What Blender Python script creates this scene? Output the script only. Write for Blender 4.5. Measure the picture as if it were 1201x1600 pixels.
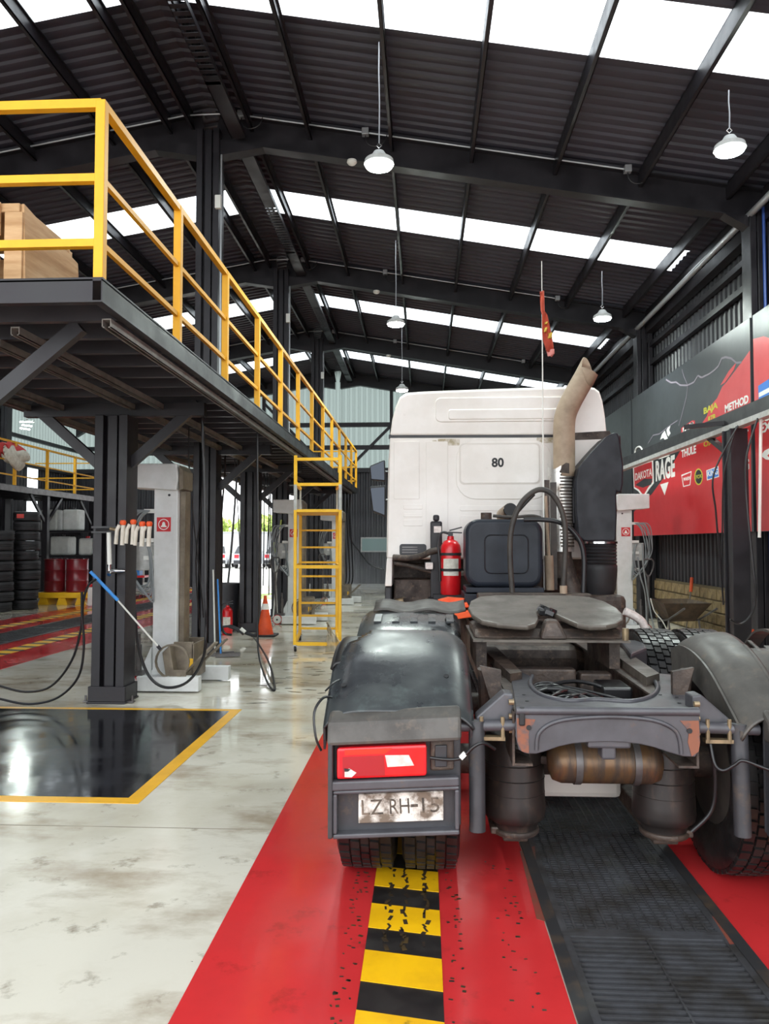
import bpy, bmesh, math, random
from mathutils import Vector, Matrix, Euler
random.seed(7)
for o in list(bpy.data.objects): bpy.data.objects.remove(o)
scene = bpy.context.scene
COL = scene.collection
# ------------------------------------------------------------------ camera
F = 1200.0                      # focal length in pixels of the 1201x1600 frame
CAM = Vector((0.0, 0.0, 1.6))
YAW, PITCH = math.atan(61.5/F), math.atan(50.0/F)
cd = bpy.data.cameras.new('camera'); cam = bpy.data.objects.new('camera', cd); COL.objects.link(cam)
cd.sensor_fit = 'VERTICAL'; cd.sensor_height = 36.0; cd.lens = 36.0*F/1600.0
cd.clip_start = 0.05; cd.clip_end = 400
cam.location = CAM; cam.rotation_euler = (math.pi/2+PITCH, 0, YAW)
scene.camera = cam
CR = Euler((math.pi/2+PITCH, 0, YAW)).to_matrix()
def ray(px, py): return CR @ Vector(((px-600.5)/F, (800-py)/F, -1.0))
def atY(px, py, Y): d = ray(px, py); return CAM + d*(Y/d.y)
def atX(px, py, X): d = ray(px, py); return CAM + d*(X/d.x)
def atZ(px, py, Z): d = ray(px, py); return CAM + d*((Z-CAM.z)/d.z)
# ------------------------------------------------------------------ world: flat overcast sky
w = bpy.data.worlds.new('overcast'); scene.world = w; w.use_nodes = True
bg = w.node_tree.nodes['Background']; bg.inputs[0].default_value = (0.93, 0.97, 1.0, 1); bg.inputs[1].default_value = 1.6
scene.view_settings.view_transform = 'Standard'; scene.view_settings.look = 'None'
scene.view_settings.gamma = 1.0; scene.view_settings.use_curve_mapping = False
scene.view_settings.exposure = 1.4
# ------------------------------------------------------------------ helpers
def lin(c):
    if isinstance(c, str):
        c = [int(c[i:i+2], 16)/255 for i in (0, 2, 4)]
    return tuple((x/12.92 if x <= .04045 else ((x+.055)/1.055)**2.4) for x in c)
MATS = {}
def M(name, c1, c2=None, scale=4.0, rough=.5, rough2=None, metal=0.0, bump=0.0, bscale=None, lo=.4, hi=.65,
      emit=0.0, coat=0.0, alpha=None, stretch=None, c3=None, lo3=.55, hi3=.7, scale3=None):
    m = bpy.data.materials.new(name); m.use_nodes = True; MATS[name] = m
    nt = m.node_tree; N = nt.nodes; L = nt.links; p = N['Principled BSDF']
    p.inputs['Base Color'].default_value = (*lin(c1), 1)
    p.inputs['Roughness'].default_value = rough; p.inputs['Metallic'].default_value = metal
    if coat: p.inputs['Coat Weight'].default_value = coat; p.inputs['Coat Roughness'].default_value = .08
    tc = N.new('ShaderNodeTexCoord'); mp = N.new('ShaderNodeMapping'); L.new(tc.outputs['Object'], mp.inputs[0])
    if stretch: mp.inputs['Scale'].default_value = stretch
    nz = N.new('ShaderNodeTexNoise'); nz.inputs['Scale'].default_value = scale; nz.inputs['Detail'].default_value = 7
    nz.inputs['Roughness'].default_value = .62
    L.new(mp.outputs[0], nz.inputs['Vector'])
    if c2:
        r = N.new('ShaderNodeMapRange'); r.inputs[1].default_value = lo; r.inputs[2].default_value = hi
        L.new(nz.outputs[0], r.inputs[0])
        mx = N.new('ShaderNodeMix'); mx.data_type = 'RGBA'
        mx.inputs[6].default_value = (*lin(c1), 1); mx.inputs[7].default_value = (*lin(c2), 1)
        L.new(r.outputs[0], mx.inputs[0]); out = mx.outputs[2]
        if rough2 is not None:
            rr = N.new('ShaderNodeMapRange'); rr.inputs[3].default_value = rough; rr.inputs[4].default_value = rough2
            L.new(r.outputs[0], rr.inputs[0]); L.new(rr.outputs[0], p.inputs['Roughness'])
        if c3:
            n3 = N.new('ShaderNodeTexNoise'); n3.inputs['Scale'].default_value = scale3 or scale*3; n3.inputs['Detail'].default_value = 9
            n3.inputs['Roughness'].default_value = .7
            L.new(mp.outputs[0], n3.inputs['Vector'])
            r3 = N.new('ShaderNodeMapRange'); r3.inputs[1].default_value = lo3; r3.inputs[2].default_value = hi3
            L.new(n3.outputs[0], r3.inputs[0])
            m3 = N.new('ShaderNodeMix'); m3.data_type = 'RGBA'; L.new(r3.outputs[0], m3.inputs[0]); L.new(out, m3.inputs[6])
            m3.inputs[7].default_value = (*lin(c3), 1); out = m3.outputs[2]
        L.new(out, p.inputs['Base Color'])
    if bump:
        nb = N.new('ShaderNodeTexNoise'); nb.inputs['Scale'].default_value = bscale or scale*4; nb.inputs['Detail'].default_value = 5
        L.new(mp.outputs[0], nb.inputs['Vector'])
        b = N.new('ShaderNodeBump'); b.inputs['Strength'].default_value = bump; b.inputs['Distance'].default_value = .02
        L.new(nb.outputs[0], b.inputs['Height']); L.new(b.outputs[0], p.inputs['Normal'])
    if emit:
        p.inputs['Emission Color'].default_value = (*lin(c1), 1); p.inputs['Emission Strength'].default_value = emit
    return m
class MB:
    def __init__(s): s.v = []; s.f = []
    def add(s, vs, fs):
        k = len(s.v); s.v += [tuple(v) for v in vs]; s.f += [tuple(i+k for i in f) for f in fs]; return s
    def b(s, x0, x1, y0, y1, z0, z1):
        return s.add([(x0,y0,z0),(x1,y0,z0),(x1,y1,z0),(x0,y1,z0),(x0,y0,z1),(x1,y0,z1),(x1,y1,z1),(x0,y1,z1)],
                     [(0,3,2,1),(4,5,6,7),(0,1,5,4),(1,2,6,5),(2,3,7,6),(3,0,4,7)])
    def box(s, c, d, rot=(0,0,0)):
        R = Euler(rot).to_matrix(); c = Vector(c)
        vs = [c + R @ Vector((sx*d[0]/2, sy*d[1]/2, sz*d[2]/2)) for sz in (-1,1) for sx, sy in ((-1,-1),(1,-1),(1,1),(-1,1))]
        return s.add(vs, [(0,3,2,1),(4,5,6,7),(0,1,5,4),(1,2,6,5),(2,3,7,6),(3,0,4,7)])
    def beam(s, p0, p1, wd, ht, up=(0,0,1)):
        p0 = Vector(p0); p1 = Vector(p1); d = (p1-p0).normalized(); u = Vector(up)
        sd = d.cross(u)
        if sd.length < 1e-4: sd = d.cross(Vector((1,0,0)))
        sd.normalize(); u = sd.cross(d).normalized()
        vs = [p + sd*a*wd/2 + u*c*ht/2 for p in (p0, p1) for a, c in ((-1,-1),(1,-1),(1,1),(-1,1))]
        return s.add(vs, [(0,3,2,1),(4,5,6,7),(0,1,5,4),(1,2,6,5),(2,3,7,6),(3,0,4,7)])
    def tube(s, pts, r, n=8, caps=True):
        pts = [Vector(p) for p in pts]; m = len(pts); rs = r if isinstance(r, (list, tuple)) else [r]*m
        vs = []; fr = None
        for i, p in enumerate(pts):
            t = (pts[min(i+1,m-1)] - pts[max(i-1,0)]).normalized()
            if fr is None:
                a = Vector((0,0,1)) if abs(t.z) < .9 else Vector((1,0,0)); fr = t.cross(a).normalized()
            else:
                fr = (fr - t*fr.dot(t))
                fr = fr.normalized() if fr.length > 1e-5 else t.orthogonal().normalized()
            bn = t.cross(fr)
            for k in range(n):
                a = 2*math.pi*k/n; vs.append(p + (fr*math.cos(a) + bn*math.sin(a))*rs[i])
        fs = [(i*n+k, i*n+(k+1)%n, (i+1)*n+(k+1)%n, (i+1)*n+k) for i in range(m-1) for k in range(n)]
        if caps: fs += [tuple(range(n-1,-1,-1)), tuple((m-1)*n+k for k in range(n))]
        return s.add(vs, fs)
    def cyl(s, p0, p1, r, r1=None, n=16): return s.tube([p0, p1], [r, r if r1 is None else r1], n)
    def lathe(s, prof, c=(0,0,0), axis='z', n=24, closed=False):
        c = Vector(c); vs = []
        for r, h in prof:
            for k in range(n):
                a = 2*math.pi*k/n; x, y = r*math.cos(a), r*math.sin(a)
                vs.append(c + (Vector((x,y,h)) if axis == 'z' else Vector((h,x,y)) if axis == 'x' else Vector((x,h,y))))
        m = len(prof)
        fs = [(i*n+k, i*n+(k+1)%n, ((i+1)%m)*n+(k+1)%n, ((i+1)%m)*n+k) for i in range(m if closed else m-1) for k in range(n)]
        if not closed: fs += [tuple(range(n-1,-1,-1)), tuple((m-1)*n+k for k in range(n))]
        return s.add(vs, fs)
    def prism(s, poly, ext):
        poly = [Vector(p) for p in poly]; e = Vector(ext); n = len(poly)
        return s.add(poly + [p+e for p in poly], [tuple(range(n-1,-1,-1)), tuple(range(n,2*n))] +
                     [(i, (i+1)%n, n+(i+1)%n, n+i) for i in range(n)])
    def sheet(s, prof, x0, x1, th=.008, axis='x'):
        """profile of (y,z) points swept from x0 to x1 with thickness th"""
        n = len(prof); pts2 = []
        for i in range(n):
            a = Vector(prof[max(i-1,0)]); c = Vector(prof[min(i+1,n-1)]); t = (c-a).normalized(); nn = Vector((-t.y, t.x))
            pts2.append(Vector(prof[i]) - nn*th)
        lo = [Vector(p) for p in prof]; vs = []
        for xx in (x0, x1):
            for q in lo + pts2: vs.append((xx, q.x, q.y) if axis == 'x' else (q.x, xx, q.y))
        k = 2*n; fs = []
        for i in range(n-1):
            fs += [(i, i+1, k+i+1, k+i), (n+i+1, n+i, k+n+i, k+n+i+1), (i+1, i, n+i, n+i+1), (k+i, k+i+1, k+n+i+1, k+n+i)]
        fs += [(0, k, k+n, n), (n-1, 2*n-1, k+2*n-1, k+n-1)]
        return s.add(vs, fs)
    def grid(s, rows):
        m, n = len(rows), len(rows[0]); vs = [p for r in rows for p in r]
        return s.add(vs, [(i*n+j, i*n+j+1, (i+1)*n+j+1, (i+1)*n+j) for i in range(m-1) for j in range(n-1)])
    def build(s, name, mat, parent=None, smooth=None, bevel=0, world=True, seg=2, normals=True):
        me = bpy.data.meshes.new(name)
        off = Vector((0,0,0)); p = parent
        while p is not None and world: off += Vector(p.location); p = p.parent
        me.from_pydata([Vector(v)-off for v in s.v], [], s.f)
        if normals:
            bm = bmesh.new(); bm.from_mesh(me); bmesh.ops.recalc_face_normals(bm, faces=bm.faces); bm.to_mesh(me); bm.free()
        if isinstance(mat, str): mat = MATS[mat]
        me.materials.append(mat)
        if smooth:
            for f in me.polygons: f.use_smooth = True
            me.set_sharp_from_angle(angle=math.radians(smooth))
        o = bpy.data.objects.new(name, me); COL.objects.link(o)
        if parent is not None: o.parent = parent
        if bevel:
            md = o.modifiers.new('bevel', 'BEVEL'); md.width = bevel; md.segments = seg; md.limit_method = 'ANGLE'; md.angle_limit = math.radians(35)
        return o
def tag(o, label=None, cat=None, group=None, kind=None):
    if label: o['label'] = label
    if cat: o['category'] = cat
    if group: o['group'] = group
    if kind: o['kind'] = kind
    return o
def thing(name, loc, label, cat, group=None, rz=0):
    o = bpy.data.objects.new(name, None); COL.objects.link(o); o.location = loc; o.rotation_euler = (0,0,rz); o.empty_display_size = .1
    return tag(o, label, cat, group)
def copy_tree(o, parent=None):
    c = o.copy(); COL.objects.link(c)
    if parent is not None: c.parent = parent
    for ch in list(o.children): copy_tree(ch, c)
    return c
def share(o, loc, parent=None, rot=None, name=None):
    c = o.copy(); COL.objects.link(c); c.location = loc
    if rot: c.rotation_euler = rot
    if parent is not None: c.parent = parent
    return c
def bez(p0, p1, p2, p3, n=16):
    p0, p1, p2, p3 = map(Vector, (p0,p1,p2,p3)); out = []
    for i in range(n+1):
        t = i/n; out.append(p0*(1-t)**3 + p1*3*t*(1-t)**2 + p2*3*t*t*(1-t) + p3*t**3)
    return out
def spline(pts, sub=6):
    pts = [Vector(p) for p in pts]; out = []
    for i in range(len(pts)-1):
        a = pts[max(i-1,0)]; b_ = pts[i]; c = pts[i+1]; d = pts[min(i+2,len(pts)-1)]
        for k in range(sub):
            t = k/sub
            out.append(.5*((2*b_) + (c-a)*t + (2*a-5*b_+4*c-d)*t*t + (3*b_-a-3*c+d)*t**3))
    out.append(pts[-1]); return out
def rrect(w_, h_, r, n=5):
    out = []
    for cx, cy, a0 in ((w_/2-r, h_/2-r, 0), (-w_/2+r, h_/2-r, 90), (-w_/2+r, -h_/2+r, 180), (w_/2-r, -h_/2+r, 270)):
        for k in range(n+1):
            a = math.radians(a0+90*k/n); out.append((cx+r*math.cos(a), cy+r*math.sin(a)))
    return out
def text(name, s, size, mat, origin, right, up, parent=None, extrude=.001, align='CENTER', width=None, height=None, shear=0, bold=0.0):
    """flat lettering as mesh; right/up are world axes of the surface it is printed on"""
    cu = bpy.data.curves.new(name, 'FONT'); cu.body = s; cu.size = size; cu.align_x = align; cu.align_y = 'CENTER'; cu.extrude = extrude; cu.shear = shear
    cu.offset = bold; cu.resolution_u = 3
    t = bpy.data.objects.new(name, cu); COL.objects.link(t)
    dg = bpy.context.evaluated_depsgraph_get(); me = bpy.data.meshes.new_from_object(t.evaluated_get(dg))
    bpy.data.objects.remove(t)
    xs = [v.co.x for v in me.vertices]; ys = [v.co.y for v in me.vertices]
    if width:
        k = width/(max(xs)-min(xs)); ky = (height/(max(ys)-min(ys))) if height else k
        cx = (max(xs)+min(xs))/2 if align == 'CENTER' else min(xs); cy = (max(ys)+min(ys))/2
        for v in me.vertices: v.co.x = (v.co.x-cx)*k; v.co.y = (v.co.y-cy)*ky
    right = Vector(right).normalized(); up = Vector(up).normalized(); nrm = right.cross(up)
    Rm = Matrix((right, up, nrm)).transposed(); org = Vector(origin)
    p = parent
    while p is not None: org = org - Vector(p.location); p = p.parent
    for v in me.vertices: v.co = Rm @ v.co + org
    me.materials.clear(); me.materials.append(MATS[mat] if isinstance(mat, str) else mat); me.name = name
    o = bpy.data.objects.new(name, me); COL.objects.link(o)
    if parent is not None: o.parent = parent
    return o
# ------------------------------------------------------------------ materials
M('steel_black', '1d1b1f', '272429', scale=3, rough=.36, rough2=.5, bump=.03)
MATS['steel_black'].node_tree.nodes['Principled BSDF'].inputs['Specular IOR Level'].default_value = .35
M('steel_grey', '6d6a6a', '55504f', scale=6, rough=.45, metal=.5)
M('galv', 'b9bab8', 'a2a29e', scale=9, rough=.45, rough2=.6, bump=.02)
M('lift_grey', 'dcdddd', 'cfd0ce', scale=5, rough=.45, rough2=.6, bump=.01)
M('roof_sheet', '34343f', '3a3945', scale=1.2, rough=.5, rough2=.6)
M('wall_sheet', '27262b', '303036', scale=1.5, rough=.42, rough2=.55)
M('yellow_paint', 'f2bd1d', 'e6ae16', scale=5, rough=.42, rough2=.55, c3='9b7a1c', lo3=.72, hi3=.85, scale3=9)
M('yellow_rail', 'e6a80e', 'dd9f0c', scale=5, rough=.55)
M('black_rubber', '1b1a1c', '262427', scale=9, rough=.55, rough2=.75, bump=.08)
M('hose_black', '1d1c1f', rough=.4)
M('white_plastic', 'dcdcd6', rough=.5)
M('red_paint', 'd3202a', 'b81a22', scale=4, rough=.3)
M('orange', 'ee5a1e', 'dd4a18', scale=5, rough=.5)
M('wood', 'c9a57c', 'b48d63', scale=3, rough=.75, stretch=(1,1,8), bump=.06)
M('chrome', 'c8c8c8', rough=.18, metal=1)
M('black_plastic', '242428', '2c2c31', scale=7, rough=.42, rough2=.55, bump=.04)
M('conduit', 'a5a7ab', rough=.4, metal=.5)
M('lamp_glow', 'f2fff8', emit=220)
# ================================================================== SETTING
RX, LX = 5.05, -13.2            # inner faces of the side walls
Y0, Y1 = -0.6, 28.6              # open front gable and back wall
RIDGE = -3.2
FR = [-0.5, 5.35, 11.2, 17.05, 22.9, 28.4]
def roofz(x): return 8.10 - .172*abs(x-RIDGE)       # top of the rafters
def struct(o, label=None): o['kind'] = 'structure'; return tag(o, label)
# ---- floor with the two pits left open
def floor_mat():
    m = M('floor_concrete', 'cfcabd', 'b3ab98', scale=.55, rough=.16, lo=.45, hi=.68, bump=.012, bscale=30)
    nt = m.node_tree; N = nt.nodes; L = nt.links; p = N['Principled BSDF']
    tc = N['Texture Coordinate'] if 'Texture Coordinate' in N else [n for n in N if n.type == 'TEX_COORD'][0]
    base = p.inputs['Base Color'].links[0].from_socket
    def layer(src, col, scale, lo, hi, det=8, rgh=.65, stretch=None):
        mp = N.new('ShaderNodeMapping'); L.new(tc.outputs['Object'], mp.inputs[0])
        if stretch: mp.inputs['Scale'].default_value = stretch
        n = N.new('ShaderNodeTexNoise'); n.inputs['Scale'].default_value = scale; n.inputs['Detail'].default_value = det; n.inputs['Roughness'].default_value = rgh
        L.new(mp.outputs[0], n.inputs['Vector'])
        r = N.new('ShaderNodeMapRange'); r.inputs[1].default_value = lo; r.inputs[2].default_value = hi; L.new(n.outputs[0], r.inputs[0])
        x = N.new('ShaderNodeMix'); x.data_type = 'RGBA'; L.new(r.outputs[0], x.inputs[0]); L.new(src, x.inputs[6]); x.inputs[7].default_value = (*lin(col), 1)
        return x.outputs[2], n
    base, _ = layer(base, '7d6646', .8, .50, .74, stretch=(1, 1.9, 1))
    base, _ = layer(base, '6b5d49', 4.5, .60, .76)
    base, _ = layer(base, '3d3731', 22, .735, .77, det=3)
    L.new(base, p.inputs['Base Color'])
    n = N.new('ShaderNodeTexNoise'); n.inputs['Scale'].default_value = .7; n.inputs['Detail'].default_value = 5; L.new(tc.outputs['Object'], n.inputs['Vector'])
    r = N.new('ShaderNodeMapRange'); r.inputs[1].default_value = .42; r.inputs[2].default_value = .62; r.inputs[3].default_value = .03; r.inputs[4].default_value = .2
    L.new(n.outputs[0], r.inputs[0]); L.new(r.outputs[0], p.inputs['Roughness'])
    return m
floor_mat()
M('lane_red', 'c83234', 'bb2b2e', scale=1.2, rough=.1, rough2=.3, lo=.4, hi=.7, c3='54211d', lo3=.57, hi3=.8, scale3=3, bump=.01, bscale=40)
M('stripe_black', '1d1b1c', '2a2725', scale=6, rough=.35, rough2=.6)
M('stripe_yellow', 'f0b90f', 'e2ab10', scale=6, rough=.4, c3='5b4a1c', lo3=.62, hi3=.75, scale3=12)
M('line_yellow', 'e3a91f', 'd39b1a', scale=4, rough=.35)
M('wet_black', '17171b', '222227', scale=2.5, rough=.1, rough2=.22, lo=.45, hi=.65, bump=.02, bscale=14)
M('pit_dark', '14110f', '1d1815', scale=5, rough=.9)
M('grate_steel', '4e4f53', '33302d', scale=5, rough=.28, rough2=.45, metal=.25)
M('pit_edge', '2b2b2d', '4b3d31', scale=6, rough=.5, lo=.5, hi=.7)
PIT = [(0.56, 1.235, 1.2, 16.0), (-7.51, -6.75, 4.0, 27.0)]
fl = MB()
xs = sorted({-16.0, 9.0, *[v for p in PIT for v in p[:2]]}); ys = sorted({-8.0, 28.75, *[v for p in PIT for v in p[2:]]})
for i in range(len(xs)-1):
    for j in range(len(ys)-1):
        cx, cy = (xs[i]+xs[i+1])/2, (ys[j]+ys[j+1])/2
        if any(p[0] < cx < p[1] and p[2] < cy < p[3] for p in PIT): continue
        fl.b(xs[i], xs[i+1], ys[j], ys[j+1], -.15, 0)
floor = struct(fl.build('floor', 'floor_concrete'), 'pale glossy concrete workshop floor with brown wet stains')
for (a, b_, c, d) in PIT:
    q = MB(); q.b(a-.02, a, c, d, -1.3, -.03); q.b(b_, b_+.02, c, d, -1.3, -.03); q.b(a, b_, c-.02, c, -1.3, -.03); q.b(a, b_, d, d+.02, -1.3, -.03); q.b(a-.02, b_+.02, c, d, -1.32, -1.3)
    q.build('pit_lining', 'pit_dark', floor)
    q = MB(); q.b(a-.05, a, c-.05, d+.05, 0, .008); q.b(b_, b_+.05, c-.05, d+.05, 0, .008); q.b(a, b_, c-.05, c, 0, .008); q.b(a, b_, d, d+.05, 0, .008)
    q.build('pit_edge_frame', 'pit_edge', floor)
# red lane paint (each lane: two painted bands either side of the pit)
for (c0, ya, yb) in ((.88, -3.0, 20.0), (-7.13, 1.0, 27.5)):
    hw, pw = 1.735, (.375 if c0 > 0 else .43)
    for s in (-1, 1):
        q = MB(); xa, xb = sorted((c0+s*hw, c0+s*pw)); q.b(xa, xb, ya, yb, 0, .003); q.build('lane_paint', 'lane_red', floor)
        xa, xb = sorted((c0+s*.815, c0+s*1.115)); q = MB(); q.b(xa, xb, ya, yb-.3, .003, .005); q.build('hazard_band', 'stripe_black', floor)
        k = 0; y = 2.42-.39*14 if c0 > 0 else 2.0
        first = None
        while y < (19.5 if c0 > 0 else 27):
            if y > ya:
                sl = .055
                q = MB(); q.prism([(xa, y+sl/2, .005), (xb, y-sl/2, .005), (xb, y+.215-sl/2, .005), (xa, y+.215+sl/2, .005)], (0,0,.002))
                q.build('hazard_stripe', 'stripe_yellow', floor)
            y += .392
# grating panels
def grate(x0, x1, y0, y1, step, rods, nm='grate_panel', bw=.009):
    q = MB(); y = y0+.02
    while y < y1-.02:
        q.b(x0+.02, x1-.02, y, y+bw, -.035, 0.0); y += step
    for i in range(rods):
        x = x0+.02+(x1-x0-.04)*i/(rods-1); q.b(x-.004, x+.004, y0+.01, y1-.01, -.035, .003)
    q.b(x0, x0+.03, y0, y1, -.045, .004); q.b(x1-.03, x1, y0, y1, -.045, .004); q.b(x0+.03, x1-.03, y0, y0+.03, -.045, .004); q.b(x0+.03, x1-.03, y1-.03, y1, -.045, .004)
    return q.build(nm, 'grate_steel', floor)
a, b_, c, d = PIT[0]
grate(a+.001, b_-.001, 1.21, 3.265, .036, 3, bw=.013)
grate(a+.001, b_-.001, 3.267, 5.2, .026, 15, bw=.011)
for k in range(7): grate(a+.01, b_-.01, 5.21+k*1.53, 5.21+k*1.53+1.52, .05, 7)
a, b_, c, d = PIT[1]
for k in range(11): grate(a+.01, b_-.01, 4.01+k*2.08, 4.01+k*2.08+2.07, .06, 7)
# worn brown paint beside the grating
M('worn_paint', '6f4a3a', '8a3a33', scale=7, rough=.45)
for pts in ([(812,1330),(835,1322),(842,1400),(852,1440),(838,1436),(824,1380)], [(1112,1432),(1124,1434),(1150,1475),(1140,1476)]):
    q = MB(); q.prism([atZ(px, py, .003) for px, py in pts], (0,0,.0012)); q.build('worn_paint', 'worn_paint', floor)
# wheel marks pressed on the stripes behind the left tyres
M('tread_mark', '2b2320', '4a3a20', scale=20, rough=.5)
random.seed(5); q = MB()
for lane_x in (-.16, -.09, .0):
    y = 3.1
    while y < 3.95:
        if random.random() < .75: q.box((lane_x+random.uniform(-.015,.015), y, .0075), (random.uniform(.008,.02), random.uniform(.02,.05), .0006), (0,0,random.uniform(-.5,.5)))
        y += .03
for i in range(150):
    x_ = random.choice((random.uniform(-.33,-.26), random.uniform(.09,.16), random.uniform(.3,.42))); q.box((x_, random.uniform(2.4,4.0), .0035), (random.uniform(.006,.02), random.uniform(.006,.014), .0006), (0,0,random.uniform(-.5,.5)))
tm = q.build('tread_marks', 'tread_mark', floor); tm['kind'] = 'stuff'
# black wet bay with yellow border (left front)
BX, BY0, BY1 = -1.76, 4.72, 7.42
q = MB(); q.b(-5.0, BX-.1, BY0+.1, BY1-.08, 0, .003); q.build('black_bay_paint', 'wet_black', floor)
for (xa, xb, ya, yb) in ((-5.0, BX, BY0, BY0+.1), (-5.0, BX, BY1-.08, BY1), (BX-.1, BX, BY0+.1, BY1-.08), (-5.1, -5.0, BY0, BY1)):
    q = MB(); q.b(xa, xb, ya, yb, 0, .003); q.build('bay_line', 'line_yellow', floor)
# saw-cut joints in the slab
M('joint', '8f8878', '7a7264', rough=.7)
q = MB()
q.b(-5, -.87, 4.33, 4.338, 0, .0012); q.b(-5.1, -.87, 9.4, 9.408, 0, .0012); q.b(-5.1, -.87, 14.4, 14.41, 0, .0012)
q.build('floor_joint', 'joint', floor)
# dark scuffs lying wet on the slab beside the ladder
M('scuff', '4b463e', '6b6355', rough=.25)
random.seed(3)
q = MB()
for i in range(46):
    x, y = random.uniform(-2.0, -.95), random.uniform(7.6, 11.6)
    l, t = random.uniform(.03, .13), random.uniform(.01, .035); a = random.uniform(-.5, .5)
    pl = []
    for k in range(7):
        an = 2*math.pi*k/7; rr = random.uniform(.6, 1.1); u, v = l*math.cos(an)*rr, t*math.sin(an)*rr
        pl.append((x+u*math.cos(a)-v*math.sin(a), y+u*math.sin(a)+v*math.cos(a), .0))
    q.prism(pl, (0,0,.0012))
sc = q.build('floor_scuffs', 'scuff', floor); sc['kind'] = 'stuff'
# ---- ground outside
M('yard', 'c9c7c0', 'b9b6ae', scale=.3, rough=.8)
g = MB(); g.b(-60, 60, 28.75, 95, -.16, -.01); g.b(-60, -16, -8, 28.75, -.16, -.01); g.b(9, 60, -8, 28.75, -.16, -.01); g.b(-60, 60, -40, -8, -.16, -.01)
struct(g.build('yard_ground', 'yard'), 'pale concrete yard outside the workshop')
# ---- roof
def corr(y0, y1, per=.2, dep=.032):
    out = []; y = y0
    while y < y1-1e-6:
        for f, z in ((0,0),(.3,0),(.42,dep),(.88,dep)):
            yy = y+f*per
            if yy < y1: out.append((yy, z))
        y += per
    out.append((y1, 0)); return out
M('skylight', 'f4f8fa', rough=.3)
def pane_mat(name, col, tr):
    m = bpy.data.materials.new(name); m.use_nodes = True; MATS[name] = m
    nt = m.node_tree; N = nt.nodes; L = nt.links; N.remove(N['Principled BSDF'])
    t = N.new('ShaderNodeBsdfTransparent'); t.inputs[0].default_value = (*lin(col), 1)
    d = N.new('ShaderNodeBsdfTranslucent'); d.inputs[0].default_value = (*lin(col), 1)
    nz = N.new('ShaderNodeTexNoise'); nz.inputs['Scale'].default_value = 2; r = N.new('ShaderNodeMapRange')
    r.inputs[3].default_value = 1-tr-.08; r.inputs[4].default_value = 1-tr+.08; L.new(nz.outputs[0], r.inputs[0])
    x = N.new('ShaderNodeMixShader'); L.new(r.outputs[0], x.inputs[0]); L.new(t.outputs[0], x.inputs[1]); L.new(d.outputs[0], x.inputs[2])
    L.new(x.outputs[0], N['Material Output'].inputs[0]); return m
pane_mat('skylight_pane', 'f2f6f8', .8)
pane_mat('wall_translucent', '6c7572', .03)
ceiling = bpy.data.objects.new('ceiling', None); COL.objects.link(ceiling); ceiling.location = (RIDGE, 0, 8.1); struct(ceiling, 'black corrugated roof with white skylight strips')
SKY = [(f+2.42, f+3.42) for f in FR[:5]]
SKY[4] = (25.2, 26.2)
for side in (-1, 1):
    xe = RX+.1 if side > 0 else LX-.1
    def slope(ya, yb, xa, xb, nm, mt, dz=0):
        pr = corr(ya, yb); q = MB()
        rows = [[(x, y, roofz(x)+.03+z+dz) for (y, z) in pr] for x in (xa, xb)]
        return q.grid(rows).build(nm, mt, ceiling, normals=False)
    cuts = [Y0-.3]
    for a, b_ in SKY: cuts += [a, b_]
    cuts.append(Y1+.3)
    for i in range(0, len(cuts), 2): slope(cuts[i], cuts[i+1], RIDGE, xe, 'roof_sheet', 'roof_sheet')
    xs0, xs1 = (RIDGE+.3, xe-.45) if side > 0 else (RIDGE-.3, xe+.45)
    for a, b_ in SKY:
        slope(a, b_, RIDGE, xs0, 'roof_sheet', 'roof_sheet'); slope(a, b_, xs1, xe, 'roof_sheet', 'roof_sheet')
        # one pane per purlin field
        PX = [RIDGE+side*v for v in (.3, 1.5, 2.72, 3.9, 5.12, 6.35, 7.6, 8.85, 9.9)]
        PX = [x for x in PX if (x < xs1-.2 if side > 0 else x > xs1+.2)] + [xs1]
        for x0, x1 in zip(PX, PX[1:]): slope(a, b_, x0, x1, 'skylight_pane', 'skylight_pane')
    # purlins
    for v in (.28, .62, 1.5, 2.72, 3.9, 5.12, 6.35, 7.6, 8.1, 8.85, 9.9):
        x = RIDGE+side*v
        if not (LX+.1 < x < RX-.1) or (v == 8.1 and side < 0): continue
        q = MB(); z = roofz(x); q.b(x-.012, x+.012, Y0, Y1, z-.19, z+.02); q.b(x-.012, x+.04, Y0, Y1, z-.20, z-.185); q.b(x-.012, x+.04, Y0, Y1, z+.01, z+.025); q.b(x+.03, x+.04, Y0, Y1, z-.20, z-.16)
        q.build('purlin', 'steel_black', ceiling)
    # rafters
    for y in FR:
        q = MB(); xa, xb = RIDGE+side*.1, xe-side*.15
        za, zb = roofz(xa), roofz(xb); D = .44
        q.beam((xa, y, za-.012), (xb, y, zb-.012), .2, .022, up=(0,0,1)); q.beam((xa, y, za-D), (xb, y, zb-D), .2, .022)
        q.beam((xa, y, za-D/2), (xb, y, zb-D/2), .014, D-.02)
        q.prism([(xa, y-.1, za-D), (xa+side*.75, y-.1, roofz(xa+side*.75)-D), (xa, y-.1, za-D-.25)], (0,.2,0))
        q.prism([(xb, y-.1, zb-D), (xb-side*.7, y-.1, roofz(xb-side*.7)-D), (xb, y-.1, zb-D-.3)], (0,.2,0))
        q.build('rafter', 'steel_black', ceiling)
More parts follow.
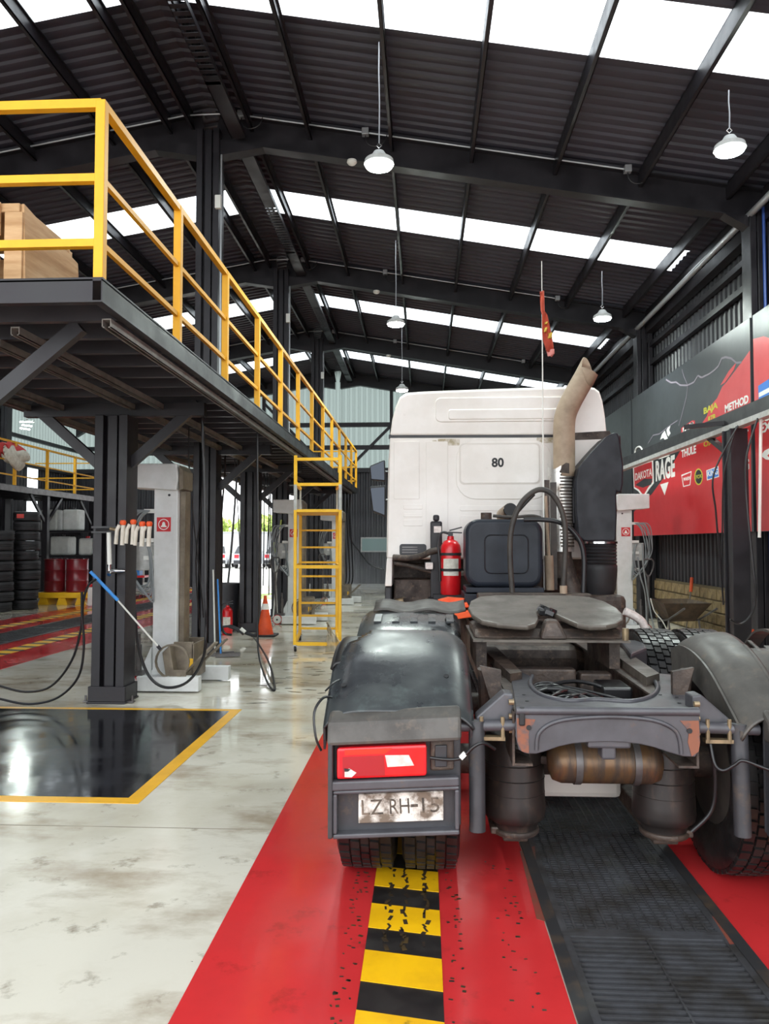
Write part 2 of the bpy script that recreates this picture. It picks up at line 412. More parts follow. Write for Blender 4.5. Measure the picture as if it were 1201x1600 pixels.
# conduits and boxes along the rafters
for y in FR[2:5]:
    q = MB(); a_ = (RIDGE+.35, y-.14, roofz(RIDGE+.35)+.0-.03); b2 = (2.95, y-.14, roofz(2.95)-.03)
    q.tube([a_, b2], .014, 8); q.tube([(LX+1, y-.14, roofz(LX+1)-.04), (RIDGE-.35, y-.14, roofz(RIDGE-.35)-.04)], .014, 8)
    q.tube(bez((RIDGE-.35, y-.14, roofz(RIDGE-.35)-.04), (RIDGE-.1, y-.16, roofz(RIDGE)-.1), (RIDGE+.1, y-.16, roofz(RIDGE)-.1), a_, 8), .012, 6)
    q.build('conduit', 'conduit', ceiling)
    for x in (RIDGE+.5, -.85, 2.95):
        q = MB(); z = roofz(x)-.03; q.b(x-.05, x+.05, y-.2, y-.1, z-.05, z+.05); q.build('junction_box', 'conduit', ceiling, bevel=.006)
        q = MB(); q.tube(bez((x, y-.15, z-.05), (x, y-.16, z-.3), (x+.3, y-.15, z-.25), (x+.32, y-.15, z-.05), 8), .008, 6); q.build('cable_loop', 'hose_black', ceiling)
    q = MB(); q.lathe([(.0,.03),(.07,.03),(.075,0),(.05,-.03),(.0,-.045)], (-1.05, y-.12, roofz(-1.05)-.5), n=16)
    q.build('smoke_detector', 'white_plastic', ceiling, smooth=40)
# perforated cable trays beside the ridge
for y0, y1 in zip(FR[1:5], FR[2:6]):
    q = MB(); xa = RIDGE+.36; z = 7.62
    for s in (0, .2): q.b(xa+s, xa+s+.012, y0+.15, y1-.15, z, z+.07)
    n = int((y1-y0-.3)/.12)
    q.b(xa, xa+.2, y0+.15, y0+2.2, z, z+.006); q.b(xa, xa+.2, y1-1.6, y1-.15, z, z+.006)
    for k in range(int(n*.4)): q.b(xa, xa+.2, y0+2.25+k*.12, y0+2.32+k*.12, z, z+.006)
    q.build('cable_tray', 'steel_black', ceiling)
# ---- columns
def column_mesh(z0, z1, c=(0,0), wd=.34, dp=.3):
    q = MB(); x, y = c
    for s in (-1, 1):
        q.b(x+s*wd/2-(.09 if s > 0 else 0), x+s*wd/2+(.09 if s < 0 else 0), y-dp/2, y+dp/2, z0, z1)
    q.b(x-.05, x+.05, y-dp/2+.035, y+dp/2-.035, z0, z1)
    q.b(x-wd/2+.05, x+wd/2-.05, y-dp/2+.09, y+dp/2-.09, z0, z1)
    return q
def column(name, x, y, h, label, group, foot=True):
    t = thing(name, (x, y, 0), label, 'column', group)
    column_mesh(.02, h, (x, y)).build('shaft', 'steel_black', t, bevel=.006)
    if foot:
        q = MB(); q.b(x-.2, x+.2, y-.18, y+.18, 0, .02); q.b(x-.19, x+.19, y-.17, y-.155, .02, .17); q.b(x-.19, x+.19, y+.155, y+.17, .02, .17); q.b(x-.19, x-.175, y-.15, y+.15, .02, .17); q.b(x+.175, x+.19, y-.15, y+.15, .02, .17)
        q.build('base_plate', 'steel_black', t, bevel=.004)
        for sx in (-1, 1):
            q = MB(); q.cyl((x+sx*.24, y-.1, 0), (x+sx*.24, y-.1, .07), .012, n=8); q.box((x+sx*.22, y-.1, .012), (.08, .06, .012)); q.build('anchor_bolt', 'steel_grey', t)
    return t
cols = {}
for y, nm in zip(FR[1:5], ('nearest roof column standing at the mezzanine front end', 'tall black roof column rising through the mezzanine beside the first ceiling lamp', 'tall black roof column behind the yellow rolling ladder, second along the ridge', 'tall black roof column at the far end of the mezzanine')):
    if y > 5.5:
        cols[y] = column('roof_column', RIDGE, y, roofz(RIDGE)-.3, nm, 'ridge columns')
        q = MB(); q.tube([(RIDGE+.2, y-.12, 3.3), (RIDGE+.2, y-.12, 7.4)], .014, 8); q.build('conduit', 'conduit', cols[y], smooth=40)
        q = MB(); q.b(RIDGE+.13, RIDGE+.22, y-.22, y-.155, 6.55, 6.75); q.build('switch_box', 'white_plastic', cols[y], bevel=.01)
for y, nm in zip(FR[1:5], ('', 'black wall column at the right edge with a blue pipe', 'black wall column between the dark banner panels and the roof', 'black wall column farthest along the banner wall')):
    if y > 5.5: column('wall_column', RX-.22, y, roofz(RX-.22)-.3, nm, 'columns along the banner wall')
for y, nm in zip((17.05, 22.9), ('black wall column behind the drums on the left', 'black wall column beside the narrow bright slot on the left')):
    column('wall_column', LX+.3, y, roofz(LX+.3)-.3, nm, 'columns along the left wall')
# ---- walls
def vcorr(t0, t1, per=.2, dep=.03): return corr(t0, t1, per, dep)
def wall_panel(axis, pos, t0, t1, z0, z1, name, mt, parent, sgn=1, top=None):
    pr = vcorr(t0, t1); q = MB()
    def pt(t, d, z): return (pos+sgn*d, t, z) if axis == 'x' else (t, pos+sgn*d, z)
    rows = [[pt(t, d, z0) for t, d in pr], [pt(t, d, (top(t) if top else z1)) for t, d in pr]]
    return q.grid(rows).build(name, mt, parent, normals=False)
wr = bpy.data.objects.new('wall_right', None); COL.objects.link(wr); wr.location = (RX, 0, 0); struct(wr, 'black corrugated side wall above a block plinth')
wall_panel('x', RX, Y0, Y1, .85, roofz(RX)+.05, 'wall_sheet', 'wall_sheet', wr)
q = MB()
for z in (2.2, 3.6, 5.55, 5.95): q.b(RX-.12, RX-.02, Y0, Y1, z-.05, z+.05)
for zz in (6.3,): q.b(RX-.2, RX-.03, Y0, Y1, zz-.1, zz+.1)
q.build('girt', 'steel_black', wr)
q = MB(); q.tube([(RX-.36, 6, 6.33), (RX-.36, 28, 6.33)], .05, 10); q.build('eave_duct', 'conduit', wr, smooth=40)
q = MB(); q.tube([(RX-.21, 11.02, 6.4), (RX-.21, 11.02, .9)], .022, 8); M('pipe_blue', '2c4a94', rough=.4); q.build('blue_pipe', 'pipe_blue', wr, smooth=40)
# block plinth: single blocks where the photo shows them
M('block_tan', '9c8660', '7d6a4b', scale=4, rough=.9, bump=.25, bscale=40, c3='4e4333', lo3=.55, hi3=.75)
M('mortar', '6d6048', rough=.95)
q = MB(); q.b(RX-.06, RX+.12, Y0, Y1, 0, .86); q.build('plinth_core', 'mortar', wr)
q = MB(); q.b(-.02, .0, -.19, .19, -.088, .088); blk0 = q.build('block', 'block_tan', wr, world=False, bevel=.006)
first = True
for r in range(4):
    for k in range(34):
        y = 7.0+k*.4+(.2 if r % 2 else 0); z = .1+r*.205+.02
        if first: blk0.location = (-.06, y, z); first = False
        else: share(blk0, (-.06+random.uniform(-.006,.004), y, z), wr)
wb = bpy.data.objects.new('wall_back', None); COL.objects.link(wb); wb.location = (RIDGE, Y1, 0); struct(wb, 'dark end wall with translucent upper cladding and an open gate')
GX0, GX1, GZ = -8.3, -4.65, 4.15
gab = lambda x: roofz(x)+.05
ZT = 4.35
wall_panel('y', Y1, GX1, RX, 0, ZT, 'wall_sheet', 'wall_sheet', wb)
wall_panel('y', Y1, LX, GX0, 0, ZT, 'wall_sheet', 'wall_sheet', wb)
wall_panel('y', Y1, GX0, GX1, GZ, ZT, 'wall_sheet', 'wall_sheet', wb)
xb = [LX, -10.9, -8.5, -6.0, RIDGE-.15, RIDGE+.15, -1.2, .6, 2.4, RX]
for x0, x1 in zip(xb, xb[1:]): wall_panel('y', Y1, x0, x1, ZT, 0, 'translucent_panel', 'wall_translucent', wb, top=gab)
q = MB()
for z in (4.35, 5.2, 6.05): q.b(LX, RX, Y1-.2, Y1-.06, z-.08, z+.08)
for x in (-10.9, -8.5, -6.0, -1.2, .6, 2.4): q.b(x-.06, x+.06, Y1-.18, Y1-.06, ZT, roofz(x)-.2)
q.beam((-2.9, Y1-.25, 4.3), (-.3, Y1-.25, 6.9), .1, .1); q.beam((-3.5, Y1-.25, 4.3), (-6, Y1-.25, 6.9), .1, .1)
q.b(GX0-.12, GX0, Y1-.15, Y1+.05, 0, GZ); q.b(GX1, GX1+.12, Y1-.15, Y1+.05, 0, GZ); q.b(GX0-.12, GX1+.12, Y1-.15, Y1+.05, GZ, GZ+.15)
q.build('wall_frame', 'steel_black', wb)
q = MB(); q.b(-2.35, -1.15, Y1-.06, Y1-.03, 1.3, 1.85); wpn = q.build('low_window', 'galv', wb)
q = MB(); q.b(-2.3, -1.2, Y1-.075, Y1-.06, 1.35, 1.8); q.build('pane', M('pane_low', '7f9a99', rough=.3), wpn)
q = MB(); q.b(-9.02, -8.88, Y1-.05, Y1-.03, 1.45, 2.1); q.build('white_notice', 'white_plastic', wb)
q = MB(); q.b(GX1+.2, RX, Y1-.1, Y1, 0, .12); q.build('floor_curb', 'galv', wb)
wl = bpy.data.objects.new('wall_left', None); COL.objects.link(wl); wl.location = (LX, 0, 0); struct(wl, 'dark left wall with translucent cladding and a narrow bright slot')
SL0, SL1 = 24.9, 25.6
wall_panel('x', LX, Y0, SL0, 0, 4.2, 'wall_sheet', 'wall_sheet', wl, sgn=-1)
wall_panel('x', LX, SL1, Y1, 0, 4.2, 'wall_sheet', 'wall_sheet', wl, sgn=-1)
wall_panel('x', LX, SL0, SL1, 0, 1.2, 'wall_sheet', 'wall_sheet', wl, sgn=-1)
wall_panel('x', LX, SL0, SL1, 1.2, 4.2, 'light_slot_pane', 'skylight_pane', wl, sgn=-1)
for y0, y1 in zip([Y0, 5.35, 11.2, 17.05, 22.9], [5.35, 11.2, 17.05, 22.9, Y1]):
    wall_panel('x', LX, y0, y1, 4.2, roofz(LX)+.05, 'translucent_panel', 'wall_translucent', wl, sgn=-1)
q = MB()
for z in (2.0, 4.2, 5.1): q.b(LX+.02, LX+.14, Y0, Y1, z-.06, z+.06)
q.build('girt', 'steel_black', wl)
# ================================================================== MEZZANINE
MX0, MX1, MY0, MY1, MZ = -4.4, -1.92, 4.45, 22.1, 3.2
M('strut_lit', '8d8882', '6f6a66', scale=5, rough=.45, metal=.2)  # grey steel made paler, the light on the channels put into the colour
M('joist_lit', '343237', '3d3a3f', scale=3, rough=.35, rough2=.45)  # paler copy of the black steel, caught light painted into the joists
mz = thing('mezzanine', (-3.2, 13, MZ-.3), 'black steel mezzanine deck with joists running along the column row', 'mezzanine')
q = MB(); q.b(MX0, MX1, MY0, MY1, MZ-.012, MZ); q.build('deck_plate', 'steel_black', mz)
for x in (MX0, MX1-.06):
    q = MB(); s = 1 if x == MX0 else -1; xo = x if s > 0 else x+.06
    q.b(min(xo, xo+s*.008), max(xo, xo+s*.008), MY0, MY1, MZ-.14, MZ-.012); q.b(x, x+.06, MY0, MY1, MZ-.022, MZ-.012); q.b(x, x+.06, MY0, MY1, MZ-.15, MZ-.14)
    q.build('edge_channel', 'steel_black', mz)
for y in (MY0, MY1-.06):
    q = MB(); yo = y if y == MY0 else y+.06; s = 1 if y == MY0 else -1
    q.b(MX0+.06, MX1-.06, min(yo, yo+s*.008), max(yo, yo+s*.008), MZ-.14, MZ-.012); q.b(MX0+.06, MX1-.06, y, y+.06, MZ-.15, MZ-.14); q.b(MX0+.06, MX1-.06, y, y+.06, MZ-.022, MZ-.012)
    q.build('edge_channel', 'steel_black', mz)
y = MY0+.42; j0 = None
while y < MY1-.2:
    if j0 is None:
        q = MB(); w2 = (MX1-MX0)/2-.07
        q.b(-w2, w2, -.004, .004, -.13, -.013); q.b(-w2, w2, -.004, .05, -.14, -.13); q.b(-w2, w2, .042, .05, -.13, -.11)
        j0 = q.build('joist', 'joist_lit', mz, world=False); j0.location = ((MX0+MX1)/2+3.2, y-13, .3)
    else: share(j0, ((MX0+MX1)/2+3.2, y-13, .3), mz)
    y += .42
def strut(x, y0, y1, z):
    q = MB(); q.b(x-.03, x+.03, y0, y1, z+.05, z+.058); q.b(x-.03, x-.024, y0, y1, z, z+.05); q.b(x+.024, x+.03, y0, y1, z, z+.05); q.b(x-.03, x-.014, y0, y1, z, z+.006); q.b(x+.014, x+.03, y0, y1, z, z+.006)
    q.build('strut_channel', 'strut_lit', mz)
for x, y0, y1 in ((-2.02, 4.75, 21.3), (-2.7, 4.9, 22), (-3.0, 5.2, 22), (-3.75, 4.9, 22), (-4.1, 5.2, 22)): strut(x, y0, y1, MZ-.22)
MCOL = (4.9, 7.78, 14.0, 20.0)
for y, nm in zip(MCOL, ('', 'near black mezzanine post with air guns strapped to it', 'black mezzanine post beside the orange traffic cone', 'black mezzanine post farthest under the deck')):
    if y > 6: column('mezzanine_post', -3.18, y, MZ-.28, nm, 'posts under the mezzanine')
    else: column('mezzanine_post', -3.18, y, MZ-.28, 'black mezzanine post just outside the left edge', 'posts under the mezzanine')
for s in (-1, 1): q = MB(); q.beam((-3.2+s*.16, 4.95, 2.42), (-3.2+s*.92, 4.95, MZ-.15), .07, .1); q.build('knee_brace', 'steel_black', mz)
for y in MCOL[1:2]+(11.2,)+MCOL[2:3]+(17.05,)+MCOL[3:]:
    for s in (-1, 1):
        q = MB(); q.beam((-3.2+s*.16, y, 2.42), (-3.2+s*.88, y, MZ-.15), .07, .1); q.build('knee_brace', 'steel_black', mz)
    q = MB(); q.b(-4.15, -2.25, y-.05, y+.05, MZ-.28, MZ-.145); q.build('cross_beam', 'steel_black', mz)
# railing
def railing(name, label, p0, p1, n, base, hs=(1.08, .62, .22), end=None, post=(.06,.06), mat='yellow_rail'):
    p0 = Vector(p0); p1 = Vector(p1); t = thing(name, (p0.x, p0.y, base), label, 'railing')
    for i in range(n):
        p = p0.lerp(p1, i/(n-1)); q = MB(); q.b(p.x-post[0]/2, p.x+post[0]/2, p.y-post[1]/2, p.y+post[1]/2, base, base+1.1); q.build('post', mat, t, bevel=.004)
    for h in hs:
        q = MB(); q.beam((p0.x, p0.y, base+h), (p1.x, p1.y, base+h), .05 if h > 1 else .03, .05 if h > 1 else .035); q.build('rail', mat, t)
        if end:
            q = MB(); q.beam((p0.x, p0.y, base+h), (end[0], end[1], base+h), .05, .055 if h > 1 else .048); q.build('rail', mat, t)
    return t
t = railing('guard_railing', 'long yellow guard railing along the front mezzanine edge', (MX1-.035, MY0+.04, 0), (MX1-.035, MY1-.04, 0), 13, MZ, end=(MX0, MY0+.04))
q = MB()
for h in (1.08, .62, .22): q.beam((MX1-.035, MY1-.04, MZ+h), (MX0, MY1-.04, MZ+h), .035, .035)
q.build('end_rail', 'yellow_rail', t)
# wooden crate on the deck
cr = thing('wooden_crate', (-3.0, 5.2, MZ), 'rough wooden crate frame standing on the mezzanine corner', 'crate')
cx0, cx1, cy0, cy1, ch = -3.9, -2.6, 4.78, 5.5, .62
for (x, y) in ((cx1-.12, cy0), (cx1-.12, cy1-.06), (cx0, cy0), (cx0, cy1-.06), (cx0+.6, cy0)):
    q = MB(); q.b(x, x+.12, y, y+.05, MZ, MZ+ch-.06); q.build('upright', 'wood', cr, bevel=.004)
for (a, b2, c, d, e, f) in ((cx0, cx1-.14, cy0-.02, cy0, .4, .62), (cx0, cx1-.14, cy0-.02, cy0, .17, .28), (cx0, cx1, cy1-.06, cy1-.04, .3, .5)):
    q = MB(); q.b(a, b2, c, d, MZ+e, MZ+f); q.build('slat', 'wood', cr, bevel=.003)
q = MB(); q.prism([(cx1-.0, cy0+.02, MZ+0), (cx1+.05, cy1, MZ), (cx1+.02, cy1, MZ+ch-.14), (cx1-.02, cy0+.02, MZ+ch)], (.02, 0, 0)); q.build('side_board', 'wood', cr, bevel=.003)
q = MB(); q.b(cx0, cx1-.02, cy0, cy1, MZ+ch-.06, MZ+ch); q.build('top_board', 'wood', cr, bevel=.01)
q = MB(); q.b(cx0+.1, cx1-.15, cy0+.05, cy1-.05, MZ, MZ+.1); q.build('bottom_board', 'wood', cr, bevel=.004)
# ================================================================== SECOND MEZZANINE (left)
NX1, NX0, NY0, NY1, NZ = -10.4, LX+.55, 12.0, 24.2, 3.1
m2 = thing('mezzanine', (NX1-1, 18, NZ-.3), 'smaller black mezzanine walkway along the left wall above the drums', 'mezzanine')
q = MB(); q.b(NX0, NX1, NY0, NY1, NZ-.012, NZ); q.build('deck_plate', 'steel_black', m2)
q = MB(); q.b(NX1-.012, NX1, NY0, NY1, NZ-.16, NZ-.012); q.b(NX1-.08, NX1-.012, NY0, NY1, NZ-.16, NZ-.148); q.build('edge_channel', 'steel_grey', m2)
y = NY0+.2; j1 = None
while y < NY1:
    if j1 is None:
        q = MB(); q.b(NX0+.05-NX1, -.09, -.03, .03, -.15, -.013); j1 = q.build('joist', 'steel_black', m2, world=False); j1.location = (1, y-18, .3)
    else: share(j1, (1, y-18, .3), m2)
    y += .6
for y in (13, 17.4, 21.0, 24.0):
    q = MB(); q.b(NX1-.25, NX1-.1, y-.07, y+.07, -NZ*0, NZ-.16); q.build('post', 'steel_black', m2)
    for s in (-1, 1):
        if 12.2 < y+s*1.2 < 24.5:
            q = MB(); q.beam((NX1-.17, y+s*.07, 2.2), (NX1-.17, y+s*.9, NZ-.16), .06, .08); q.build('knee_brace', 'steel_black', m2)
t = railing('guard_railing', 'thin yellow guard railing on the left wall walkway', (NX1-.04, 13.98, 0), (NX1-.04, NY1-.05, 0), 7, NZ, hs=(1.1, .62, .25), end=None, post=(.07, .07))
q = MB()
for h in (1.1, .62, .25): q.beam((NX1-.04, NY1-.05, NZ+h), (NX0+.1, NY1-.05, NZ+h), .035, .035)
q.build('end_rail', 'yellow_rail', t)
# red and white bundle hung over that railing
bd = thing('bundle', (NX1-.05, 19.0, NZ+.72), 'red and white cloth bundle slung over the left walkway railing', 'bundle')
M('bundle_red', 'c9403f', rough=.8); M('bundle_white', 'd8d2c4', 'b9b0a0', scale=10, rough=.85)
def blob(c, r, seed, mt, nm, par, n=14, amp=.12, flat=1.0):
    random.seed(seed); ph = [(random.uniform(1, 4), random.uniform(1, 4), random.uniform(0, 6)) for _ in range(5)]
    rows = []
    for i in range(n+1):
        th = math.pi*i/n; row = []
        for j in range(n*2+1):
            a = 2*math.pi*(j % (n*2))/(n*2); d = Vector((math.sin(th)*math.cos(a), math.sin(th)*math.sin(a), math.cos(th)))
            k = 1+amp*sum(math.sin(u*d.x*2+v*d.y*2+w_+d.z*u) for u, v, w_ in ph)/2.2
            row.append(Vector(c)+Vector((d.x*r[0], d.y*r[1], d.z*r[2]*flat))*k)
        rows.append(row)
    return MB().grid(rows).build(nm, mt, par, smooth=60)
blob((NX1-.02, 19.05, NZ+.72), (.17, .62, .27), 4, 'bundle_white', 'white_cloth', bd, amp=.18)
blob((NX1-.08, 19.0, NZ+.87), (.15, .6, .2), 9, 'bundle_red', 'red_cloth', bd, amp=.2)
# ================================================================== LAMPS
LAMPS = [((-.51, 8.72, 6.0), 'glowing round high-bay lamp hung nearest the ridge column, left of centre'), ((3.48, 8.74, 6.08), 'glowing round high-bay lamp at the upper right above the red banner'),
         ((3.39, 14.6, 5.88), 'glowing round high-bay lamp above the exhaust stack'), ((-.53, 14.6, 5.83), 'small high-bay lamp in front of the far skylight strip above the ladder'),
         ((-.58, 20.5, 5.74), 'smallest high-bay lamp seen just over the left cab corner')]
lamp0 = None
for (c, lab) in LAMPS:
    if lamp0 is None:
        lamp0 = thing('pendant_lamp', c, lab, 'lamp', 'high-bay lamps')
        MB().lathe([(.04,.16),(.06,.15),(.09,.1),(.165,.05),(.175,.0),(.16,-.012),(.15,-.012),(.15,0)], (0,0,0), n=28).build('housing', 'galv', lamp0, world=False, smooth=40)
        MB().lathe([(.0,-.004),(.15,-.004),(.15,-.03),(.1,-.045),(.0,-.05)], (0,0,0), n=28).build('lens', 'lamp_glow', lamp0, world=False, smooth=40)
        MB().tube([(0,0,.15),(.0,0,.19),(.03,0,.22),(0,0,.25),(-.03,0,.22),(0,0,.19)], .006, 6).build('hook', 'chrome', lamp0, world=False)
        lt = lamp0
    else:
        lt = thing('pendant_lamp', c, lab, 'lamp', 'high-bay lamps')
        for chd in [k for k in lamp0.children if not k.name.startswith('cable')]:
            k = chd.copy(); COL.objects.link(k); k.parent = lt
    zt = roofz(c[0])-.18-c[2]
    MB().tube([(0,0,.25), (.004,0,.25+(zt-.25)*.4), (-.004,0,.25+(zt-.25)*.7), (0,0,zt)], .008, 6).build('cable', 'conduit', lt, world=False)
sl_ = thing('strip_lamp', atY(42, 667, 21.5), 'small white twin strip lamp glowing at the far left wall', 'lamp')
for k in (0, 1): q = MB(); p = atY(42-3*k, 665+5*k, 21.5); q.tube([p+Vector((-.14,0,.02)), p+Vector((.14,0,-.02))], .016, 8); q.build('tube', 'lamp_glow', sl_)
q = MB(); p = atY(42, 660, 21.6); q.b(p.x-.2, p.x+.2, 21.55, 21.65, p.z, p.z+.03); q.tube([(p.x, 21.6, p.z+.05), (p.x, 21.6, roofz(p.x)+.04)], .012, 6); q.build('housing', 'galv', sl_)
# ================================================================== MOBILE COLUMN LIFTS (local: column at origin, carriage towards +x)
M('lift_brown', '6a5f52', '857a6a', scale=6, rough=.45, metal=.3)
M('sign_red', 'cf3038', rough=.45); M('print_white', 'f0efeb', rough=.6); M('print_black', '1c1c1e', rough=.6)
M('cable_grey', '83888a', rough=.5)
def make_lift(label):
    t = thing('column_lift', (0,0,0), label, 'vehicle lift', 'mobile column lifts')
    B = dict(parent=t, world=False)
    q = MB(); q.b(-.135, .135, -.12, .14, .05, 2.24); q.build('mast', 'lift_grey', bevel=.01, **B)
    q = MB(); q.b(.137, .19, -.04, .13, .1, 2.2); q.b(.19, .2, -.05, .15, .1, 2.2); q.build('guide_rail', 'lift_brown', bevel=.004, **B)
    q = MB(); q.prism([(-.43, -.2, 2.24), (.14, -.2, 2.2), (.16, -.2, 2.34), (.14, -.2, 2.5), (-.43, -.2, 2.5), (-.43, -.2, 2.36)], (0, .42, 0)); hd = q.build('head_cover', 'lift_grey', bevel=.012, **B)
    q = MB(); q.prism([(.165, -.17, 2.2), (.21, -.17, 2.22), (.21, -.17, 2.42), (.165, -.17, 2.48)], (0, .36, 0)); q.build('end_cap', 'lift_brown', parent=hd, world=False)
    q = MB(); q.b(-.2, .48, -.42, -.3, .015, .17); q.build('base_leg', 'lift_grey', bevel=.006, **B)
    q = MB(); q.b(-.2, .62, .3, .42, .015, .17); q.build('base_leg', 'lift_grey', bevel=.006, **B)
    q = MB(); q.b(-.26, .1, -.3, .3, .02, .14); q.prism([(-.2, -.13, .14), (.13, -.13, .14), (.13, -.13, .42)], (0,.02,0)); q.prism([(-.14, -.15, .1), (-.3, -.15, .1), (-.14, -.15, .45)], (0,.3,0)); q.build('base_frame', 'lift_grey', bevel=.005, **B)
    # carriage with wheel forks
    q = MB(); q.b(.14, .36, -.22, -.19, .12, .52); q.b(.14, .36, .2, .23, .12, .52); q.b(.34, .37, -.22, .23, .12, .5)
    q.prism([(.1, -.36, .17), (.2, -.36, .17), (.14, -.36, .5), (.06, -.36, .42)], (0, .14, 0)); cg = q.build('carriage', 'lift_brown', bevel=.006, **B)
    for (fa, fb) in (((.3, -.2, .2), (.62, -.25, .52)), ((.3, .22, .2), (.62, .2, .5))): q = MB(); q.beam(fa, fb, .1, .02); q.build('wheel_fork', 'lift_brown', parent=cg, world=False)
    q = MB(); q.lathe([(.17,-.012),(.19,-.012),(.19,.012),(.17,.012)], (.18, -.38, .33), axis='y', n=20, closed=True); q.b(.15,.33,-.38,-.36,.17,.24); q.build('fork_ring', 'lift_brown', parent=cg, world=False, smooth=40)
    q = MB(); q.b(.3, .36, -.225, -.222, .24, .34); q.build('warning_label', 'yellow_paint', parent=cg, world=False)
    # wheel and jack handle
    q = MB(); q.lathe([(.0,-.03),(.075,-.03),(.085,-.02),(.085,.02),(.075,.03),(.0,.03)], (-.3, -.34, .095), axis='y', n=24); wh = q.build('steer_wheel', 'white_plastic', smooth=40, **B)
    q = MB(); q.lathe([(.084,-.024),(.095,-.024),(.095,.024),(.084,.024)], (-.3, -.34, .095), axis='y', n=24, closed=True); q.build('tyre_ring', 'red_paint', parent=wh, world=False, smooth=40)
    q = MB(); q.cyl((-.3, -.38, .095), (-.3, -.37, .095), .02, n=10); q.build('hub', 'black_plastic', parent=wh, world=False)
    q = MB(); q.cyl((-.22, -.3, .17), (-.22, -.3, .5), .035, n=14); q.cyl((-.22, -.3, .5), (-.22, -.3, .62), .02, n=12); q.b(-.34, -.16, -.36, -.26, .17, .22); q.build('hydraulic_jack', 'steel_grey', smooth=40, **B)
    q = MB(); q.tube([(-.33, -.3, .2), (-.35, -.32, .75), (-.35, -.33, 1.05)], .022, 8)
    q.tube(spline([(-.35, -.33, 1.0), (-.42, -.33, 1.13), (-.45, -.33, 1.27), (-.41, -.33, 1.33)], 4), .014, 8); q.tube(spline([(-.35, -.33, 1.0), (-.28, -.33, 1.13), (-.25, -.33, 1.27), (-.29, -.33, 1.33)], 4), .014, 8); q.tube([(-.41,-.33,1.33),(-.29,-.33,1.33)], .014, 8)
    q.build('tow_handle', 'steel_grey', smooth=40, **B)
    # control box, cable hooks and coils
    q = MB(); q.b(-.36, -.14, -.05, .1, 1.3, 1.62); q.build('control_box', 'galv', bevel=.01, **B)
    q = MB()
    for z in (1.95, 1.62, 1.42, 1.12): q.b(-.26, -.13, -.09, -.04, z, z+.045)
    q.build('cable_hook', 'white_plastic', **B)
    q = MB()
    for k in range(7):
        a = random.uniform(.0, .1); j_ = lambda: random.uniform(-.025, .025)
        q.tube(spline([(-.19-.012*k, -.1, 1.98), (-.27-.022*k+j_(), -.12-.008*k, 1.88+.01*k), (-.34-.02*k+j_(), -.13-.01*k, 1.62), (-.36-.012*k+j_(), -.12-.01*k, 1.36+j_()), (-.33+.03*k+j_(), -.13-.012*k, 1.16-.03*k), (-.2+.02*k+j_(), -.13-.01*k, 1.16-.02*k), (-.16+j_()*.5, -.12, 1.4+j_()), (-.2+j_(), -.1, 1.6)], 5), .009, 6)
    q.build('cable_coil', 'cable_grey', smooth=50, **B)
    # red warning sign
    q = MB(); q.b(-.1, .06, -.124, -.121, 1.74, 1.9); sg = q.build('warning_sign', 'sign_red', **B)
    q = MB()
    ring = [( .062*math.cos(a), .062*math.sin(a)) for a in [2*math.pi*k/28 for k in range(28)]]
    vs = [(-.02+x, -.1255, 1.82+z) for x, z in ring]+[(-.02+x*.86, -.1255, 1.82+z*.86) for x, z in ring]
    q.add(vs, [(k, (k+1) % 28, 28+(k+1) % 28, 28+k) for k in range(28)])
    q.prism([(-.055, -.125, 1.79), (.015, -.125, 1.79), (.012, -.125, 1.803), (-.0, -.125, 1.808), (-.004, -.125, 1.835), (-.012, -.125, 1.848), (-.028, -.125, 1.848), (-.036, -.125, 1.835), (-.04, -.125, 1.808), (-.052, -.125, 1.803)], (0,-.001,0))
    q.build('sign_symbol', 'print_white', parent=sg, world=False, normals=False)
    q = MB(); q.cyl((.04, -.121, 2.15), (.04, -.13, 2.15), .014, n=10); q.build('knob', 'black_plastic', **B)
    return t
lift = make_lift('grey mobile column lift nearest, beside the near mezzanine post'); lift.location = (-2.9, 8.62, 0)
for (x, y, sx, lab) in ((-2.62, 15.6, 1, 'grey mobile column lift just left of the yellow ladder'), (-2.33, 20.6, 1, 'grey mobile column lift seen through the yellow ladder rungs'), (3.62, 14.2, -1, 'pale mobile column lift behind the black air intake')):
    c = copy_tree(lift); c.location = (x, y, 0); c['label'] = lab; c.scale = (sx, 1, 1)
# ================================================================== YELLOW ROLLING LADDER
lx0, lx1, ly0, ly1 = -1.945, -1.225, 11.4, 12.75
ld = thing('rolling_ladder', ((lx0+lx1)/2, 12.0, 0), 'tall yellow rolling ladder platform on castors in the aisle', 'ladder')
P = .045
for x in (lx0, lx1-P):
    xr = -2.08 if x == lx0 else -1.42-P
    for xx_, y in ((x, ly0), (xr, ly1-P)):
        q = MB(); q.b(xx_, xx_+P, y, y+P, .1, 2.11); q.build('upright', 'yellow_paint', ld, bevel=.004)
    q = MB(); q.b(x, x+P, ly0, ly0+P, 2.11, 2.49); q.build('guard_post', 'galv', ld); q = MB(); q.b(xr+.01, xr+P-.01, ly1-P, ly1-P+.03, 2.11, 2.5); q.build('guard_post', 'galv', ld)
    q = MB(); q.b(x, x+P, ly0, ly0+P, 2.49, 2.93); q.build('guard_post', 'yellow_paint', ld)
    for z in (.1, 1.24, 2.07):
        q = MB(); q.beam((x+P/2, ly0+P, z+P/2), (xr+P/2, ly1-P, z+P/2), P, P); q.build('side_rail', 'yellow_paint', ld)
    q = MB(); q.beam((x+P/2, ly0+P, 2.52), (xr+P/2, ly1-P, 2.52), P, .04); q.build('side_rail', 'yellow_paint', ld)
for z in (.09, 1.235): q = MB(); q.b(lx0+P, lx1-P, ly0, ly0+P, z, z+.05); q.build('front_rail', 'yellow_paint', ld)
